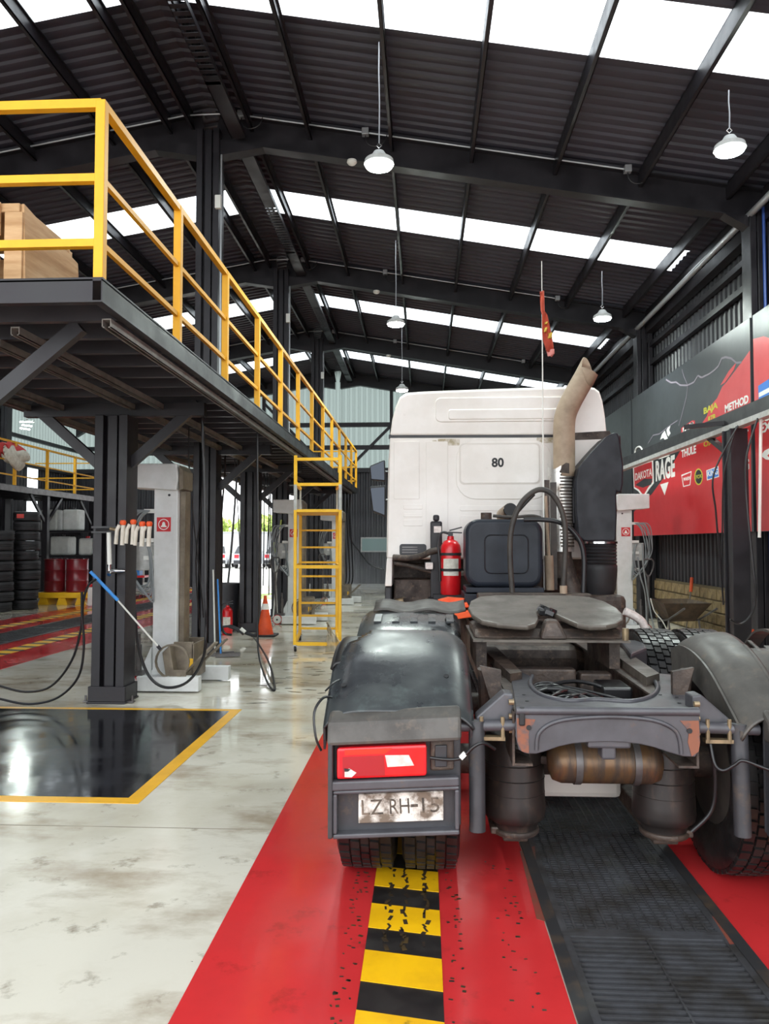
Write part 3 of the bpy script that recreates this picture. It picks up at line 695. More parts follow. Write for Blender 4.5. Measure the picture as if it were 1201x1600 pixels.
for z in (2.47, 2.85): q = MB(); q.b(lx0+P, lx1-P, ly0, ly0+.035, z, z+.045); q.build('guard_rail', 'yellow_paint', ld)
q = MB(); q.prism([(lx0+P, ly0, 2.075), (lx1-P, ly0, 2.075), (-1.42-P, ly1, 2.075), (-2.08+P, ly1, 2.075)], (0,0,.045)); q.build('platform', 'yellow_paint', ld, bevel=.004)
for z in (.19, .40, .61, .82, 1.05, 1.28, 1.53, 1.81): q = MB(); q.b(-2.08+P, -1.42-P, ly1-.09, ly1-.01, z, z+.03); q.build('rung', 'yellow_paint', ld)
for x, y in ((lx0+.03, ly0+.03), (lx1-.03, ly0+.03), (-2.05, ly1-.03), (-1.45, ly1-.03)):
    if True:
        q = MB(); q.b(x-.03, x+.03, y-.03, y+.03, .085, .1); q.b(x-.028, x-.02, y-.02, y+.02, .04, .085); q.b(x+.02, x+.028, y-.02, y+.02, .04, .085); cs = q.build('castor', 'chrome', ld)
        q = MB(); q.lathe([(.0,-.016),(.04,-.016),(.045,-.01),(.045,.01),(.04,.016),(.0,.016)], (x, y, .045), axis='x', n=18); q.build('castor_wheel', 'black_rubber', cs, smooth=40)
# plastic sheet snagged on the ladder foot
pb = MB(); random.seed(12); rows = []
for i in range(9):
    row = []
    for j in range(11):
        u, v = i/8, j/10
        row.append((-1.42+.30*u*(v-.35)+.1*u+random.uniform(-.02,.02), 11.3+random.uniform(-.035,.035)-.06*u, .42*(1-u)+.03+random.uniform(-.015,.015)))
    rows.append(row)
pane_mat('thin_plastic', 'e6e3da', .55)
tag(pb.grid(rows).build('plastic_sheet', 'thin_plastic', smooth=80), 'crumpled clear plastic sheet snagged on the ladder foot', 'plastic sheet')
# ================================================================== HOSES
def hose(pts, Y, label, r=.011, mat='hose_black', grp='hoses hanging under the mezzanine', sub=6, zmax=3.19, top=None):
    pp = [atY(px, py, Y if not isinstance(Y, (list, tuple)) else Y[i]) for i, (px, py) in enumerate(pts)]
    pp = [Vector((p.x, p.y, min(max(p.z, r+.002), zmax))) for p in pp]
    if top: pp[0] = Vector((pp[0].x if top[0] is None else top[0], pp[0].y, top[1]))
    o = MB().tube(spline(pp, sub), r, 6).build('hose', mat, smooth=60); return tag(o, label, 'hose', grp)
hose([(318,600),(316,655),(319,760),(321,900),(322,985),(316,1032),(292,1066),(258,1074),(232,1055),(216,1010),(211,960),(206,915)], 8.0, 'thick black hose sagging in a loop before the nearest lift', r=.016)
hose([(303,600),(296,655),(295,720),(301,800),(312,900),(318,965)], 9.2, 'thin black hose hanging down the second column on its left', r=.008)
hose([(312,600),(319,655),(318,720),(313,800),(306,880),(312,985)], 9.3, 'thin black hose hanging down the second column on its right', r=.008)
hose([(402,640),(402,720),(403,850),(402,960),(404,1020),(414,1058),(426,1080),(429,1070),(420,1035),(405,1008),(396,996)], [9.6,9.6,9.6,9.6,9.5,8.9,8.35,8.6,9.8,11.6,12.6], 'black wash hose looping to the floor right of the pressure gun', r=.013)
hose([(337,660),(337,760),(340,850),(338,940),(348,985),(362,992)], 11.9, 'black hose straight down beside the bright gate, leftmost', r=.02)
hose([(343,660),(344,760),(346,840),(344,985)], 12.2, 'black hose in the bright gate, second from the left', r=.024)
hose([(352,655),(351,740),(346,810),(345,900),(345,980)], 12.3, 'black hose crossing the bright gate to the second one', r=.015)
hose([(374,660),(370,745),(362,850),(356,912)], 12.9, 'black hose slanting across the bright gate to the bin', r=.018)
hose([(366,690),(369,760),(373,820),(376,900)], 13.1, 'black hose close against the post by the cone', r=.009)
for k, (a, b2) in enumerate((((406,690),(403,990)), ((413,690),(411,915)), ((417,690),(420,930)), ((421,690),(416,890)), ((424,690),(425,925)))):
    hose([a, ((a[0]+b2[0])/2+random.uniform(-3,3), (a[1]+b2[1])/2), b2], 15.4+.15*k, 'thin black hose hanging right of the post by the cone, ' + ('first', 'second', 'third', 'fourth', 'last')[k] + ' from that post', r=.011)
hose([(0,1072),(40,1081),(80,1072),(112,1032),(127,980),(130,940),(138,915),(150,905)], 7.35, 'black air hose looping near the floor at the left, upper loop', r=.012, grp='hoses at the near post')
hose([(0,1092),(45,1100),(90,1090),(122,1058),(131,1010),(128,962),(128,925)], 7.3, 'black air hose looping near the floor at the left, lower loop', r=.012, grp='hoses at the near post')
hose([(541,700),(544,800),(548,842),(560,860),(578,882),(600,890)], 21.5, 'thin black hose sagging towards the cab door', r=.02, grp='hoses at the back wall')
for k, x in enumerate((538, 543, 548)):
    hose([(x, 700), (x+random.uniform(-2,2), 800), (x+3, 900), (x-4, 915)], 21.7, 'thin black hose hanging at the mezzanine far end, ' + ('leftmost', 'middle', 'rightmost')[k], r=.02, grp='hoses at the back wall')
# ================================================================== AIR GUNS on the near post
M('gun_white', 'd9d2c6', 'c6beb0', scale=9, rough=.55)
g0 = None
for k, (px, py) in enumerate(((188, 836), (204, 835), (218, 838), (229, 838))):
    p = atY(px, py, 7.45)
    if g0 is None:
        g0 = thing('air_gun', p, '', 'air gun', 'air guns on the near post')
        q = MB(); q.tube([(-.045,0,-.09),(-.035,0,.05),(-.01,0,.1)], .02, 8); q.tube([(.02,0,-.1),(.025,0,.05),(.03,0,.1)], .022, 8); q.build('body', 'gun_white', g0, world=False, smooth=50)
        q = MB(); q.lathe([(.0,-.03),(.025,-.025),(.032,0),(.025,.02),(.0,.025)], (.03, -.01, .125), n=12); q.build('cap', 'orange', g0, world=False, smooth=50); gg = g0
    else: gg = copy_tree(g0); gg.location = p
    gg['label'] = 'white twin air gun with orange cap, %s from the near post' % ('first', 'second', 'third', 'last')[k]
br = thing('gun_bracket', (-3.1, 7.6, 1.65), 'black strap and brass bracket carrying the white air guns', 'bracket')
a1, a2 = atY(150, 828, 7.5), atY(235, 826, 7.5)
q = MB(); q.tube([a1, a2], .013, 8); q.build('rod', 'hose_black', br, smooth=40)
q = MB(); q.b(-3.36, -3.0, 7.61, 7.625, a1.z-.03, a1.z-.01); q.b(-3.36, -3.0, 7.61, 7.625, a1.z+.02, a1.z+.04); q.build('strap', 'black_plastic', br)
q = MB(); b1 = atY(172, 826, 7.47); q.cyl(b1, b1+Vector((.09,0,-.015)), .017, n=10); M('brass', '8f7d61', '6e5f4a', scale=20, rough=.45, metal=.5); q.build('brass_fitting', 'brass', br, smooth=40)
# white rod and clamps on that post
rd = thing('air_line', (-3.17, 7.55, 1.2), 'white air line with chrome couplings clipped to the near post', 'air line')
p1_, p2_ = atY(170, 832, 7.55), atY(171, 882, 7.55)
q = MB(); q.tube([p1_, p2_], .022, 10); q.build('pipe', 'white_plastic', rd, smooth=40)
q = MB(); q.tube([p2_, atY(172, 893, 7.55), atY(183, 892, 7.52), atY(196, 892, 7.5)], [.02,.026,.022,.012], 8); q.tube([atY(172,893,7.55), atY(170,898,7.5)], .02, 8); q.build('coupling', 'chrome', rd, smooth=50)
# blue and white squeegee pole leaning on the post
sp = thing('squeegee_pole', (-3.0, 7.4, .4), 'blue and white telescopic pole leaning across the near post', 'pole')
M('blue_pole', '3f8fdc', '2f7fce', rough=.35)
q = MB(); A, Bp, Cp = atY(141, 893, 7.38), atY(184, 938, 7.5), atY(246, 1009, 7.75); q.tube([A, Bp], .017, 10); q.build('grip', 'blue_pole', sp, smooth=40)
q = MB(); q.tube([Bp, Cp], .009, 8); q.build('shaft', 'white_plastic', sp, smooth=40)
q = MB(); q.tube([Cp, Cp+(Cp-Bp).normalized()*.05], .018, 8); q.build('tip', 'black_plastic', sp)
# pressure washer gun on the floor loop + floor squeegee by the second column
wg = thing('wash_gun', atY(375, 985, 12.9), 'black pressure washer gun with long steel lance by the extinguisher', 'washer gun')
q = MB(); q.tube([atY(283, 1012, 11.5), atY(346, 980, 12.9)], .009, 8); q.build('lance', 'steel_grey', wg, smooth=40)
q = MB(); q.tube(spline([atY(345, 980, 12.9), atY(360, 979, 12.9), atY(376, 986, 12.85), atY(390, 991, 12.8), atY(400, 994, 12.7)], 4), [.02]*4+[.035]*4+[.03]*4+[.028]*4+[.025], 8); q.tube([atY(372, 983, 12.85), atY(380, 991, 12.8)], .024, 8); q.build('handle', 'black_plastic', wg, smooth=50)
q = MB(); q.tube([atY(376, 982, 12.8), atY(383, 988, 12.8)], .03, 8); q.build('trigger_guard', 'white_plastic', wg, smooth=50)
for (pts, lab, mt) in ((((336, 1012), (333, 890), 10.9), 'white broom pole standing against the second column', 'white_plastic'), (((345, 1012), (340, 905), 10.8), 'blue and white mop pole beside the broom pole', 'blue_pole')):
    b0, b1, Yq = pts
    o = thing('mop', atY(*b0, Yq), lab, 'mop'); a1, a2 = atY(*b0, Yq), atY(*b1, Yq)
    q = MB(); q.tube([Vector((a1.x, a1.y, .03)), a2], .012, 8); q.build('pole', mt, o, smooth=40)
    q = MB(); q.box((a1.x+.1, a1.y, .035), (.34, .06, .05), (0, -.05, .2)); q.build('head', 'steel_grey', o)
for k, (a, b2, lab) in enumerate((((427, 920), (437, 830), 'pale green tipped pole leaning on the column behind the cone'), ((433, 985), (429, 865), 'white pole leaning beside the green tipped one'))):
    o = thing('pole', atY(*a, 16.6), lab, 'pole'); q = MB(); a1 = atY(*a, 16.6); q.tube([(a1.x, a1.y, .01), atY(*b2, 16.75)], .014, 8); q.build('shaft', 'white_plastic', o, smooth=40)
    q = MB(); e = atY(*b2, 16.75); q.tube([e, e+(e-a1).normalized()*.25], .018, 8); q.build('tip', M('green_tip%d' % k, 'b7c96a', rough=.5), o)
# ================================================================== EXTINGUISHERS, CONES, BIN
M('ext_red', 'd21a22', 'c2151c', scale=5, rough=.28)
M('paper', 'd9d6cc', 'bdb8aa', scale=20, rough=.7)
def make_ext(label):
    t = thing('fire_extinguisher', (0,0,0), label, 'extinguisher', 'fire extinguishers'); B = dict(parent=t, world=False)
    MB().lathe([(.0,.0),(.085,.0),(.09,.012),(.09,.4),(.083,.44),(.06,.475),(.03,.49),(.028,.52),(.0,.52)], n=24).build('cylinder', 'ext_red', smooth=40, **B)
    q = MB(); q.b(-.02,.02,-.025,.025,.52,.56); q.beam((-.01,0,.57),(.1,0,.6),.02,.012); q.beam((-.01,0,.555),(.1,0,.55),.02,.012); q.build('valve', 'black_plastic', **B)
    MB().tube(spline([(-.02,0,.545),(-.08,0,.55),(-.11,-.03,.46),(-.1,-.05,.3),(-.095,-.045,.12)], 5), .011, 8).build('hose', 'hose_black', smooth=60, **B)
    q = MB(); rows = []
    for z in (.17,.32): rows.append([(.0915*math.sin(a), -.0915*math.cos(a), z) for a in [(-.8+1.6*k/8) for k in range(9)]])
    q.grid(rows).build('label_sheet', 'paper', **B)
    return t
ex = make_ext('red fire extinguisher on the floor before the black bin'); ex.location = (-3.46, 13.45, 0)
c = copy_tree(ex); c.location = (-5.05, 15.6, .3); c['label'] = 'red fire extinguisher with white label just right of the nearest lift'; c.scale = (1.3, 1.3, 1.6)
st_ = thing('extinguisher_stand', (-5.05, 15.6, 0), 'black stand under the extinguisher beside the nearest lift', 'stand'); q = MB(); q.b(-5.2, -4.9, 15.45, 15.75, 0, .3); q.build('plinth', 'black_plastic', st_, bevel=.02); q = MB(); q.b(-5.22, -4.88, 15.43, 15.77, .0, .04); q.build('foot', 'black_plastic', st_)
M('cone_orange', 'e2531f', 'c94217', scale=5, rough=.5)
def make_cone(label):
    t = thing('traffic_cone', (0,0,0), label, 'traffic cone'); B = dict(parent=t, world=False)
    MB().lathe([(.15,.03),(.14,.05),(.028,.66),(.024,.7),(.0,.7)], n=28).build('cone_body', 'cone_orange', smooth=40, **B)
    MB().lathe([(.071,.46),(.0555,.56)], n=28).build('reflective_band', 'print_white', smooth=40, **B)
    MB().prism([(x, y, 0) for x, y in rrect(.42, .42, .05)], (0,0,.032)).build('foot', 'black_rubber', bevel=.006, **B)
    return t
cn = make_cone('orange traffic cone with white band beside the mezzanine post'); cn.location = (-2.77, 13.35, 0)
c = copy_tree(cn); c.location = (4.55, 10.95, 0); c['label'] = 'small orange traffic cone at the block wall by the right post'; c.scale = (.6, .6, .6)
bn = thing('waste_bin', (-3.66, 14.2, 0), 'black waste bin behind the red extinguisher', 'bin')
MB().lathe([(.0,.0),(.24,.0),(.27,.82),(.29,.84),(.29,.87),(.26,.87),(.23,.05),(.0,.05)], (-3.66, 14.2, 0), n=28).build('tub', 'black_plastic', bn, smooth=40)
q = MB(); q.lathe([(.278,.8),(.3,.8),(.3,.84),(.285,.84)], (-3.66, 14.2, 0), n=28, closed=True); q.build('rim', 'black_plastic', bn, smooth=40)
# ================================================================== LEFT: TYRES, DRUMS, TANKS
def ring_tyre(R=.31, rim=.19, wdt=.235):
    q = MB(); h = wdt/2
    q.lathe([(rim,-h*.7),(rim+.03,-h*.95),(R-.05,-h),(R-.012,-h*.85),(R,-h*.6),(R,-h*.28),(R-.012,-h*.25),(R-.012,-h*.1),(R,-h*.07),(R,h*.07),(R-.012,h*.1),(R-.012,h*.25),(R,h*.28),(R,h*.6),(R-.012,h*.85),(R-.05,h),(rim+.03,h*.95),(rim,h*.7)], n=30, closed=True); return q
M('tyre_label', 'cf4a44', rough=.6)
ty0 = None
for (x, y, n, lab, top) in ((-9.82, 18.55, 10, 'black tyre in the stack beside the red drums', 'topmost tyre with red label on the stack beside the drums'), (-10.05, 17.75, 8, 'black tyre in the front stack at the left edge', 'topmost tyre with red label on the stack at the left edge')):
    for k in range(n):
        if ty0 is None: o = ty0 = ring_tyre().build('tyre', 'black_rubber', smooth=35)
        else: o = ty0.copy(); COL.objects.link(o)
        o.location = (x+random.uniform(-.02,.02), y+random.uniform(-.02,.02), .12+k*.24)
        last = k == n-1
        tag(o, top if last else lab + ', ' + ('bottom', 'second from the floor', 'third from the floor', 'fourth from the floor', 'fifth from the floor', 'sixth from the floor', 'seventh from the floor', 'eighth from the floor', 'second from the top')[k], 'tyre', 'stacked tyres')
        if last:
            l_ = MB().b(-.08, .1, -.316, -.312, -.05, .05).build('paper_label', 'tyre_label', o, world=False)
sp_ = thing('spill_pallet', (-9.45, 20.3, 0), 'yellow plastic spill pallet under the two red drums', 'spill pallet')
q = MB(); q.b(-10.25, -8.75, 19.75, 20.95, .18, .32); q.build('deck', 'yellow_paint', sp_, bevel=.02)
for x in (-10.15, -9.65, -9.15): q = MB(); q.prism([(x, 19.8, 0), (x+.3, 19.8, 0), (x+.24, 19.8, .18), (x+.06, 19.8, .18)], (0, 1.1, 0)); q.build('foot', 'yellow_paint', sp_)
M('drum_red', '7d1c26', '6a1820', scale=4, rough=.3)
d0 = None
for k, x in enumerate((-9.88, -9.28)):
    if d0 is None:
        d0 = thing('oil_drum', (x, 20.2, .32), '', 'drum', 'red oil drums'); pr = [(.0,.0),(.28,.0),(.285,.01),(.29,.03),(.28,.04),(.28,.28),(.29,.3),(.28,.32),(.28,.57),(.29,.59),(.28,.61),(.28,.85),(.29,.86),(.29,.88),(.275,.88),(.27,.865),(.0,.865)]
        MB().lathe(pr, n=28).build('shell', 'drum_red', d0, world=False, smooth=40)
        MB().lathe([(.0,.865),(.03,.865),(.03,.885),(.0,.885)], (.18,0,0), n=12).build('bung', 'chrome', d0, world=False); dd = d0
    else: dd = copy_tree(d0); dd.location = (x, 20.2, .32)
    dd['label'] = 'dark red oil drum on the yellow pallet, ' + ('next to the tyres' if k == 0 else 'farther from the tyres')
M('tank_white', 'c9cac6', 'b3b4b0', scale=4, rough=.55)
tb = thing('tank_rack', (-10.6, 22.1, 0), 'dark steel rack behind the red drums carrying the white tanks', 'rack')
for x in (-11.3, -9.3):
    for y in (21.8, 22.4): q = MB(); q.b(x, x+.06, y, y+.06, 0, 2.0); q.build('upright', 'steel_black', tb)
for z in (1.22, 1.94): q = MB(); q.b(-11.3, -9.24, 21.8, 22.46, z, z+.05); q.build('shelf', 'steel_black', tb)
for k, (x, z, w_, h_, lab) in enumerate(((-10.95, 1.99, .5, .62, 'white plastic tank on the upper rack shelf, nearest the tyres'), (-10.3, 1.99, .5, .62, 'white plastic tank on the upper rack shelf, farther from the tyres'), (-10.6, 1.27, .6, .55, 'white rag bundle box on the lower rack shelf'), (-9.85, 1.27, .4, .5, 'pale jerrycan with red cap on the lower rack shelf'), (-9.5, 1.27, .3, .5, 'pale jerrycan at the end of the lower rack shelf'))):
    t = thing('tank', (x, 22.1, z), lab, 'tank'); q = MB(); q.b(x-w_/2, x+w_/2, 21.9, 22.35, z, z+h_); q.build('body', 'tank_white', t, bevel=.06, seg=3)
    q = MB(); q.cyl((x, 22.1, z+h_), (x, 22.1, z+h_+.06), .06, n=14); q.build('cap', 'red_paint' if k == 3 else 'black_plastic', t)
# tool trolley left of the near post
tt = thing('tool_trolley', (-8.9, 22.8, 0), 'red and grey tool trolley beyond the left lane', 'trolley')
for x in (-9.15, -8.35):
    for y in (22.5, 23.0): q = MB(); q.b(x, x+.04, y, y+.04, .08, 1.35); q.build('upright', 'galv', tt)
for z, mt in ((.2, 'galv'), (.6, 'red_paint'), (.95, 'galv'), (1.3, 'galv')): q = MB(); q.b(-9.17, -8.29, 22.48, 23.06, z, z+.06); q.build('tray', mt, tt)
for (x, z, mt) in ((-8.95, .66, 'red_paint'), (-8.6, .66, 'blue_pole'), (-8.9, 1.01, 'black_plastic'), (-8.55, 1.36, 'black_plastic')): q = MB(); q.b(x-.13, x+.13, 22.55, 22.85, z, z+.2); q.build('tool_box', mt, tt, bevel=.01)
for x in (-9.1, -8.35): q = MB(); q.lathe([(.0,-.02),(.04,-.02),(.04,.02),(.0,.02)], (x, 22.55, .04), axis='x', n=14); q.build('castor', 'black_rubber', tt)
jc = thing('plastic_container', (-8.42, 19.55, 0), 'white container with red lid standing on the left lane edge', 'container')
q = MB(); q.b(-8.65, -8.2, 19.4, 19.7, 0, .5); q.build('body', 'white_plastic', jc, bevel=.04); q = MB(); q.b(-8.67, -8.18, 19.38, 19.72, .5, .56); q.build('lid', 'red_paint', jc, bevel=.01)
# ================================================================== RIGHT: overhead rail, post, banner, barrow
rl = thing('overhead_rail', (4.2, 10.6, 0), 'black overhead rail with pale lower edge held by a post at the right', 'rail')
q = MB(); q.b(4.16, 4.28, 8.6, 17.0, 3.22, 3.4); q.build('beam', 'steel_black', rl)
q = MB(); q.b(4.14, 4.26, 8.6, 17.0, 3.15, 3.22); q.build('lower_strip', 'galv', rl)
q = MB(); q.b(4.13, 4.3, 10.5, 10.72, 0, 3.15); q.b(4.1, 4.33, 10.46, 10.5, 0, 3.15); q.b(4.1, 4.33, 10.72, 10.76, 0, 3.15); q.build('post', 'steel_black', rl, bevel=.006)
q = MB(); q.b(4.05, 4.38, 10.4, 10.82, 0, .02); q.build('base_plate', 'steel_black', rl)
q = MB(); q.beam((4.3, 10.76, 2.75), (4.22, 11.6, 3.2), .07, .07); q.beam((3.75, 11.2, 3.28), (4.4, 10.65, 3.28), .06, .06); q.build('brace', 'steel_black', rl)
hose([(1112,676),(1115,740),(1118,800),(1123,860),(1128,920),(1130,945)], 10.3, 'black hose hanging left of the right post', grp='hoses by the right post', r=.012, zmax=3.5, top=(4.14, 3.16))
hose([(1130,690),(1131,740),(1128,830),(1126,900)], 10.35, 'black hose hanging close against the left side of the right post', grp='hoses by the right post', r=.01, zmax=3.5, top=(4.14, 3.16))
hose([(1168,668),(1165,720),(1168,800),(1176,880),(1180,930),(1172,962),(1155,975),(1140,968)], 9.7, 'black hose looping under the right post', grp='hoses by the right post', r=.013, zmax=3.5, top=(4.14, 3.16))
q = MB(); q.tube([(4.2, 9.75, 3.16), atY(1186,840,9.75)], .02, 8); tag(q.build('white_pipe', 'white_plastic', smooth=40), 'thin white pipe hanging in front of the red banner', 'pipe')
# ---- printed banner panels in front of the right wall columns
M('banner_dark', '34373b', '2c2e32', scale=.5, rough=.32, rough2=.45)
M('banner_red', 'dc3238', 'd22c32', scale=.6, rough=.3, rough2=.42)
M('bolt_line', '7d7480', rough=.6); M('print_yellow', 'c8c63a', rough=.6); M('print_blue', '3d7fd6', rough=.6)
BNX, BZ0, BZ1 = 4.58, 1.77, 4.78
panels = {}
for (ya, yb, lab) in ((4.75, 10.83, 'near red and dark banner panel cut by the right picture edge'), (10.93, 17.05, 'long dark and red banner panel with sponsor lettering'), (17.15, 23.0, 'far dark banner panel behind the white cab')):
    t = thing('banner_panel', (BNX+.03, (ya+yb)/2, BZ0), lab, 'banner')
    q = MB(); q.b(BNX, BNX+.05, ya, yb, BZ0, BZ1); q.build('board', 'banner_dark', t); panels[ya] = t
def bx(px, py, d=.003): p = atX(px, py, BNX-d); return p
pm, pn, pf = panels[10.93], panels[4.75], panels[17.15]
def decal(pts, mt, nm, par, d=.002, clip=None):
    pl = [bx(*p, d) for p in pts]
    if clip: pl = [Vector((p.x, min(max(p.y, clip[0]), clip[1]), min(max(p.z, BZ0+.004), BZ1-.004))) for p in pl]
    return MB().prism(pl, (d*.8, 0, 0)).build(nm, mt, par)
decal([(990,845),(990,800),(1003,785),(1018,772),(1045,735),(1062,705),(1078,688),(1092,668),(1104,650),(1108,636),(1120,622),(1128,604),(1134,598),(1146,582),(1158,566),(1170,549),(1174,546),(1174,845)], 'banner_red', 'red_print', pm, clip=(10.935, 17.045))
q = MB(); q.prism([(BNX-.002, 10.825, BZ0+.004), (BNX-.002, 4.76, BZ0+.004), (BNX-.002, 4.76, 2.9), (BNX-.002, 7.5, 3.9), (BNX-.002, 9.0, 3.85), (BNX-.002, 9.9, 4.15), (BNX-.002, 10.5, 4.4), (BNX-.002, 10.825, 4.45)], (.0016,0,0)); q.build('red_print', 'banner_red', pn)
decal([(1125,602),(1138,580),(1150,566),(1146,578),(1132,598)], 'banner_red', 'brush_stroke', pm, d=.003)
def bolt(pts, wd=.03):
    q = MB(); pp = [bx(*p, .003) for p in pts]
    for a, c in zip(pp, pp[1:]): q.beam(a, c, .0015, wd, up=(0,0,1))
    q.build('lightning_print', 'bolt_line', pm)
bolt([(1040,593),(1048,598),(1056,597),(1062,602),(1074,602),(1084,597),(1090,587),(1096,590),(1108,584),(1116,578),(1122,572),(1127,560),(1133,558),(1142,560),(1150,567),(1158,566)])
bolt([(1074,602),(1072,620),(1067,640),(1064,652),(1060,665)], .022); bolt([(1065,577),(1068,588),(1074,602)], .015); bolt([(1012,693),(1020,680),(1030,678),(1046,665),(1058,657)], .02)
def btext(s, px0, px1, pyc0, pyc1, hpx, mt, par, bold=0.0):
    a = bx(px0, pyc0, .004); c = bx(px1, pyc1, .004); mid = (a+c)/2; ht = (bx((px0+px1)/2, (pyc0+pyc1)/2-hpx/2, .004)-bx((px0+px1)/2, (pyc0+pyc1)/2+hpx/2, .004)).z
    dirv = Vector((0, c.y-a.y, 0)); return text('lettering', s, .3, mt, mid, dirv, (0,0,1), par, extrude=.0008, width=abs(c.y-a.y), height=abs(ht), bold=bold)
Wp = 'print_white'
btext('RAGE', 1024, 1054, 737, 727, 34, Wp, pm, .012)
btext('THULE', 1064, 1087, 709, 702, 13, Wp, pm, .012)
btext('METHOD', 1132, 1169, 636, 626, 13, Wp, pm, .012)
btext('RACE WHEELS', 1133, 1167, 646, 638, 4, Wp, pm)
btext('BAJA', 1099, 1121, 642, 636, 13, 'print_yellow', pm, .01)
btext('RZR', 1106, 1118, 655, 651, 9, 'print_yellow', pm, .01)
btext('OX', 1099, 1114, 694, 690, 9, 'print_yellow', pm, .006)
btext('UT', 1156, 1169, 682, 677, 12, Wp, pm, .012)
btext('VARANG', 1130, 1170, 735, 725, 17, Wp, pm, .01)
# bordered badges
def badge(pts, mt, nm, par, d=.0028): return decal(pts, mt, nm, par, d)
badge([(1064,669),(1081,657),(1085,657),(1085,672),(1082,675),(1066,682),(1064,679)], 'banner_red', 'badge_border', pm)
decal([(1066,669),(1081,659),(1083,660),(1083,671),(1081,673),(1067,679)], Wp, 'badge_field', pm, .0034)
btext('ARB', 1067, 1083, 670, 664, 10, 'print_black', pm, .008)
decal([(1103,735),(1122,728),(1123,745),(1104,751)], Wp, 'badge_border', pm, .0026)
decal([(1104,736),(1121,730),(1122,744),(1105,749)], 'print_blue', 'badge_field', pm, .0032); btext('KING', 1105, 1121, 741, 736, 9, Wp, pm, .008)
decal([(1064,742),(1080,736),(1078,758),(1067,761)], Wp, 'badge_border', pm, .0026); decal([(1065,744),(1079,738),(1077,757),(1068,759)], 'banner_red', 'badge_field', pm, .003); btext('WARN', 1067, 1078, 750, 746, 6, Wp, pm, .004)
def oval(cx, cy, rx, ry, mt, d, nm='badge_field'): decal([(cx+rx*math.cos(2*math.pi*k/20), cy+ry*math.sin(2*math.pi*k/20)) for k in range(20)], mt, nm, pm, d)
oval(1091, 745, 6.5, 13, 'print_yellow', .0026, 'badge_border'); oval(1091, 745, 5.2, 11, 'print_black', .003); btext('FOX', 1087, 1096, 746, 743, 6, 'print_yellow', pm, .004)
# shield and arrow marks
decal([(988,729),(1020,718),(1021,755),(1014,764),(1005,778),(996,767),(990,763)], Wp, 'shield_border', pm, .0026, clip=(10.935,17.045))
decal([(990,731),(1018,721),(1019,753),(1012,762),(1005,774),(998,765),(991,761)], 'banner_red', 'shield_field', pm, .003, clip=(10.935,17.04))
decal([(992,758),(1006,748),(1019,748),(1017,757),(1004,762)], 'banner_dark', 'shield_shade', pm, .0034, clip=(10.935,17.04)); btext('DAKOTA', 992, 1018, 745, 738, 12, Wp, pm, .006)
decal([(1031,757),(1044,753),(1038,774)], Wp, 'arrow_mark', pm, .003); decal([(1028,718),(1036,711),(1047,711),(1040,714)], Wp, 'arrow_mark', pm, .003)
decal([(1031,687),(1034,678),(1038,673),(1043,686),(1040,690),(1036,684)], Wp, 'climber_mark', pm, .003); decal([(1042,679),(1041,672),(1044,666),(1047,665),(1045,672),(1047,677),(1044,682)], Wp, 'climber_mark', pm, .003)
q = MB(); q.tube([bx(996+6*math.cos(a)+2, 708-10*math.sin(a), .004) for a in [math.pi*k/10 for k in range(11)]], .02, 6); q.build('arc_mark', Wp, pm)
# near panel pieces that show at the picture edge
decal([(1184,603),(1201,592),(1230,575),(1230,612),(1201,622),(1185,631)], 'print_blue', 'badge_field', pn, .0028); decal([(1185,614),(1230,590),(1230,598),(1185,621)], Wp, 'badge_band', pn, .0034)
btext('SUM', 1186, 1216, 658, 641, 14, Wp, pn, .012); btext('EXU', 1186, 1216, 673, 658, 16, Wp, pn, .012)
decal([(1188,712),(1194,704),(1206,698),(1220,700),(1206,704),(1198,712),(1206,719),(1196,718)], Wp, 'swirl_mark', pn, .0034)
# ---- wheelbarrow, orange handled rod, cables at the block wall
M('rust_metal', '5b4a3a', '3d3129', scale=6, rough=.75, c3='2e6f86', lo3=.62, hi3=.7, scale3=3)
wbw = thing('wheelbarrow', (4.3, 13.4, 0), 'rusty old wheelbarrow parked against the block wall', 'wheelbarrow')
q = MB(); top = [(3.95, 12.95), (4.75, 13.0), (4.72, 14.1), (4.0, 14.05)]; bot = [(4.15, 13.25), (4.55, 13.25), (4.52, 13.8), (4.18, 13.8)]
vs = [(x, y, .62) for x, y in top]+[(x, y, .3) for x, y in bot]+[(x*.97+.13, y*.97+.4, .6) for x, y in top]+[(x, y, .33) for x, y in bot]
q.add(vs, [(0,1,5,4),(1,2,6,5),(2,3,7,6),(3,0,4,7),(4,5,6,7),(8,9,13,12),(9,10,14,13),(10,11,15,14),(11,8,12,15),(12,13,14,15),(0,1,9,8),(1,2,10,9),(2,3,11,10),(3,0,8,11)]); q.build('tray', 'rust_metal', wbw)
for x in (4.1, 4.6): q = MB(); q.tube([(x, 12.4, .58), (x, 13.2, .33), (4.35+(x-4.35)*.3, 14.3, .2)], .018, 8); q.build('handle', 'steel_grey', wbw, smooth=40); q = MB(); q.tube([(x, 13.2, .33), (x, 13.1, .01)], .016, 8); q.build('leg', 'steel_grey', wbw)
q = MB(); q.lathe([(.1,-.04),(.16,-.045),(.19,-.02),(.19,.02),(.16,.045),(.1,.04)], (4.35, 14.35, .19), axis='x', n=20, closed=True); q.build('wheel', 'black_rubber', wbw, smooth=40)
rr = thing('marker_rod', (4.85, 14.6, 0), 'thin rod with orange grip leaning on the block wall', 'rod')
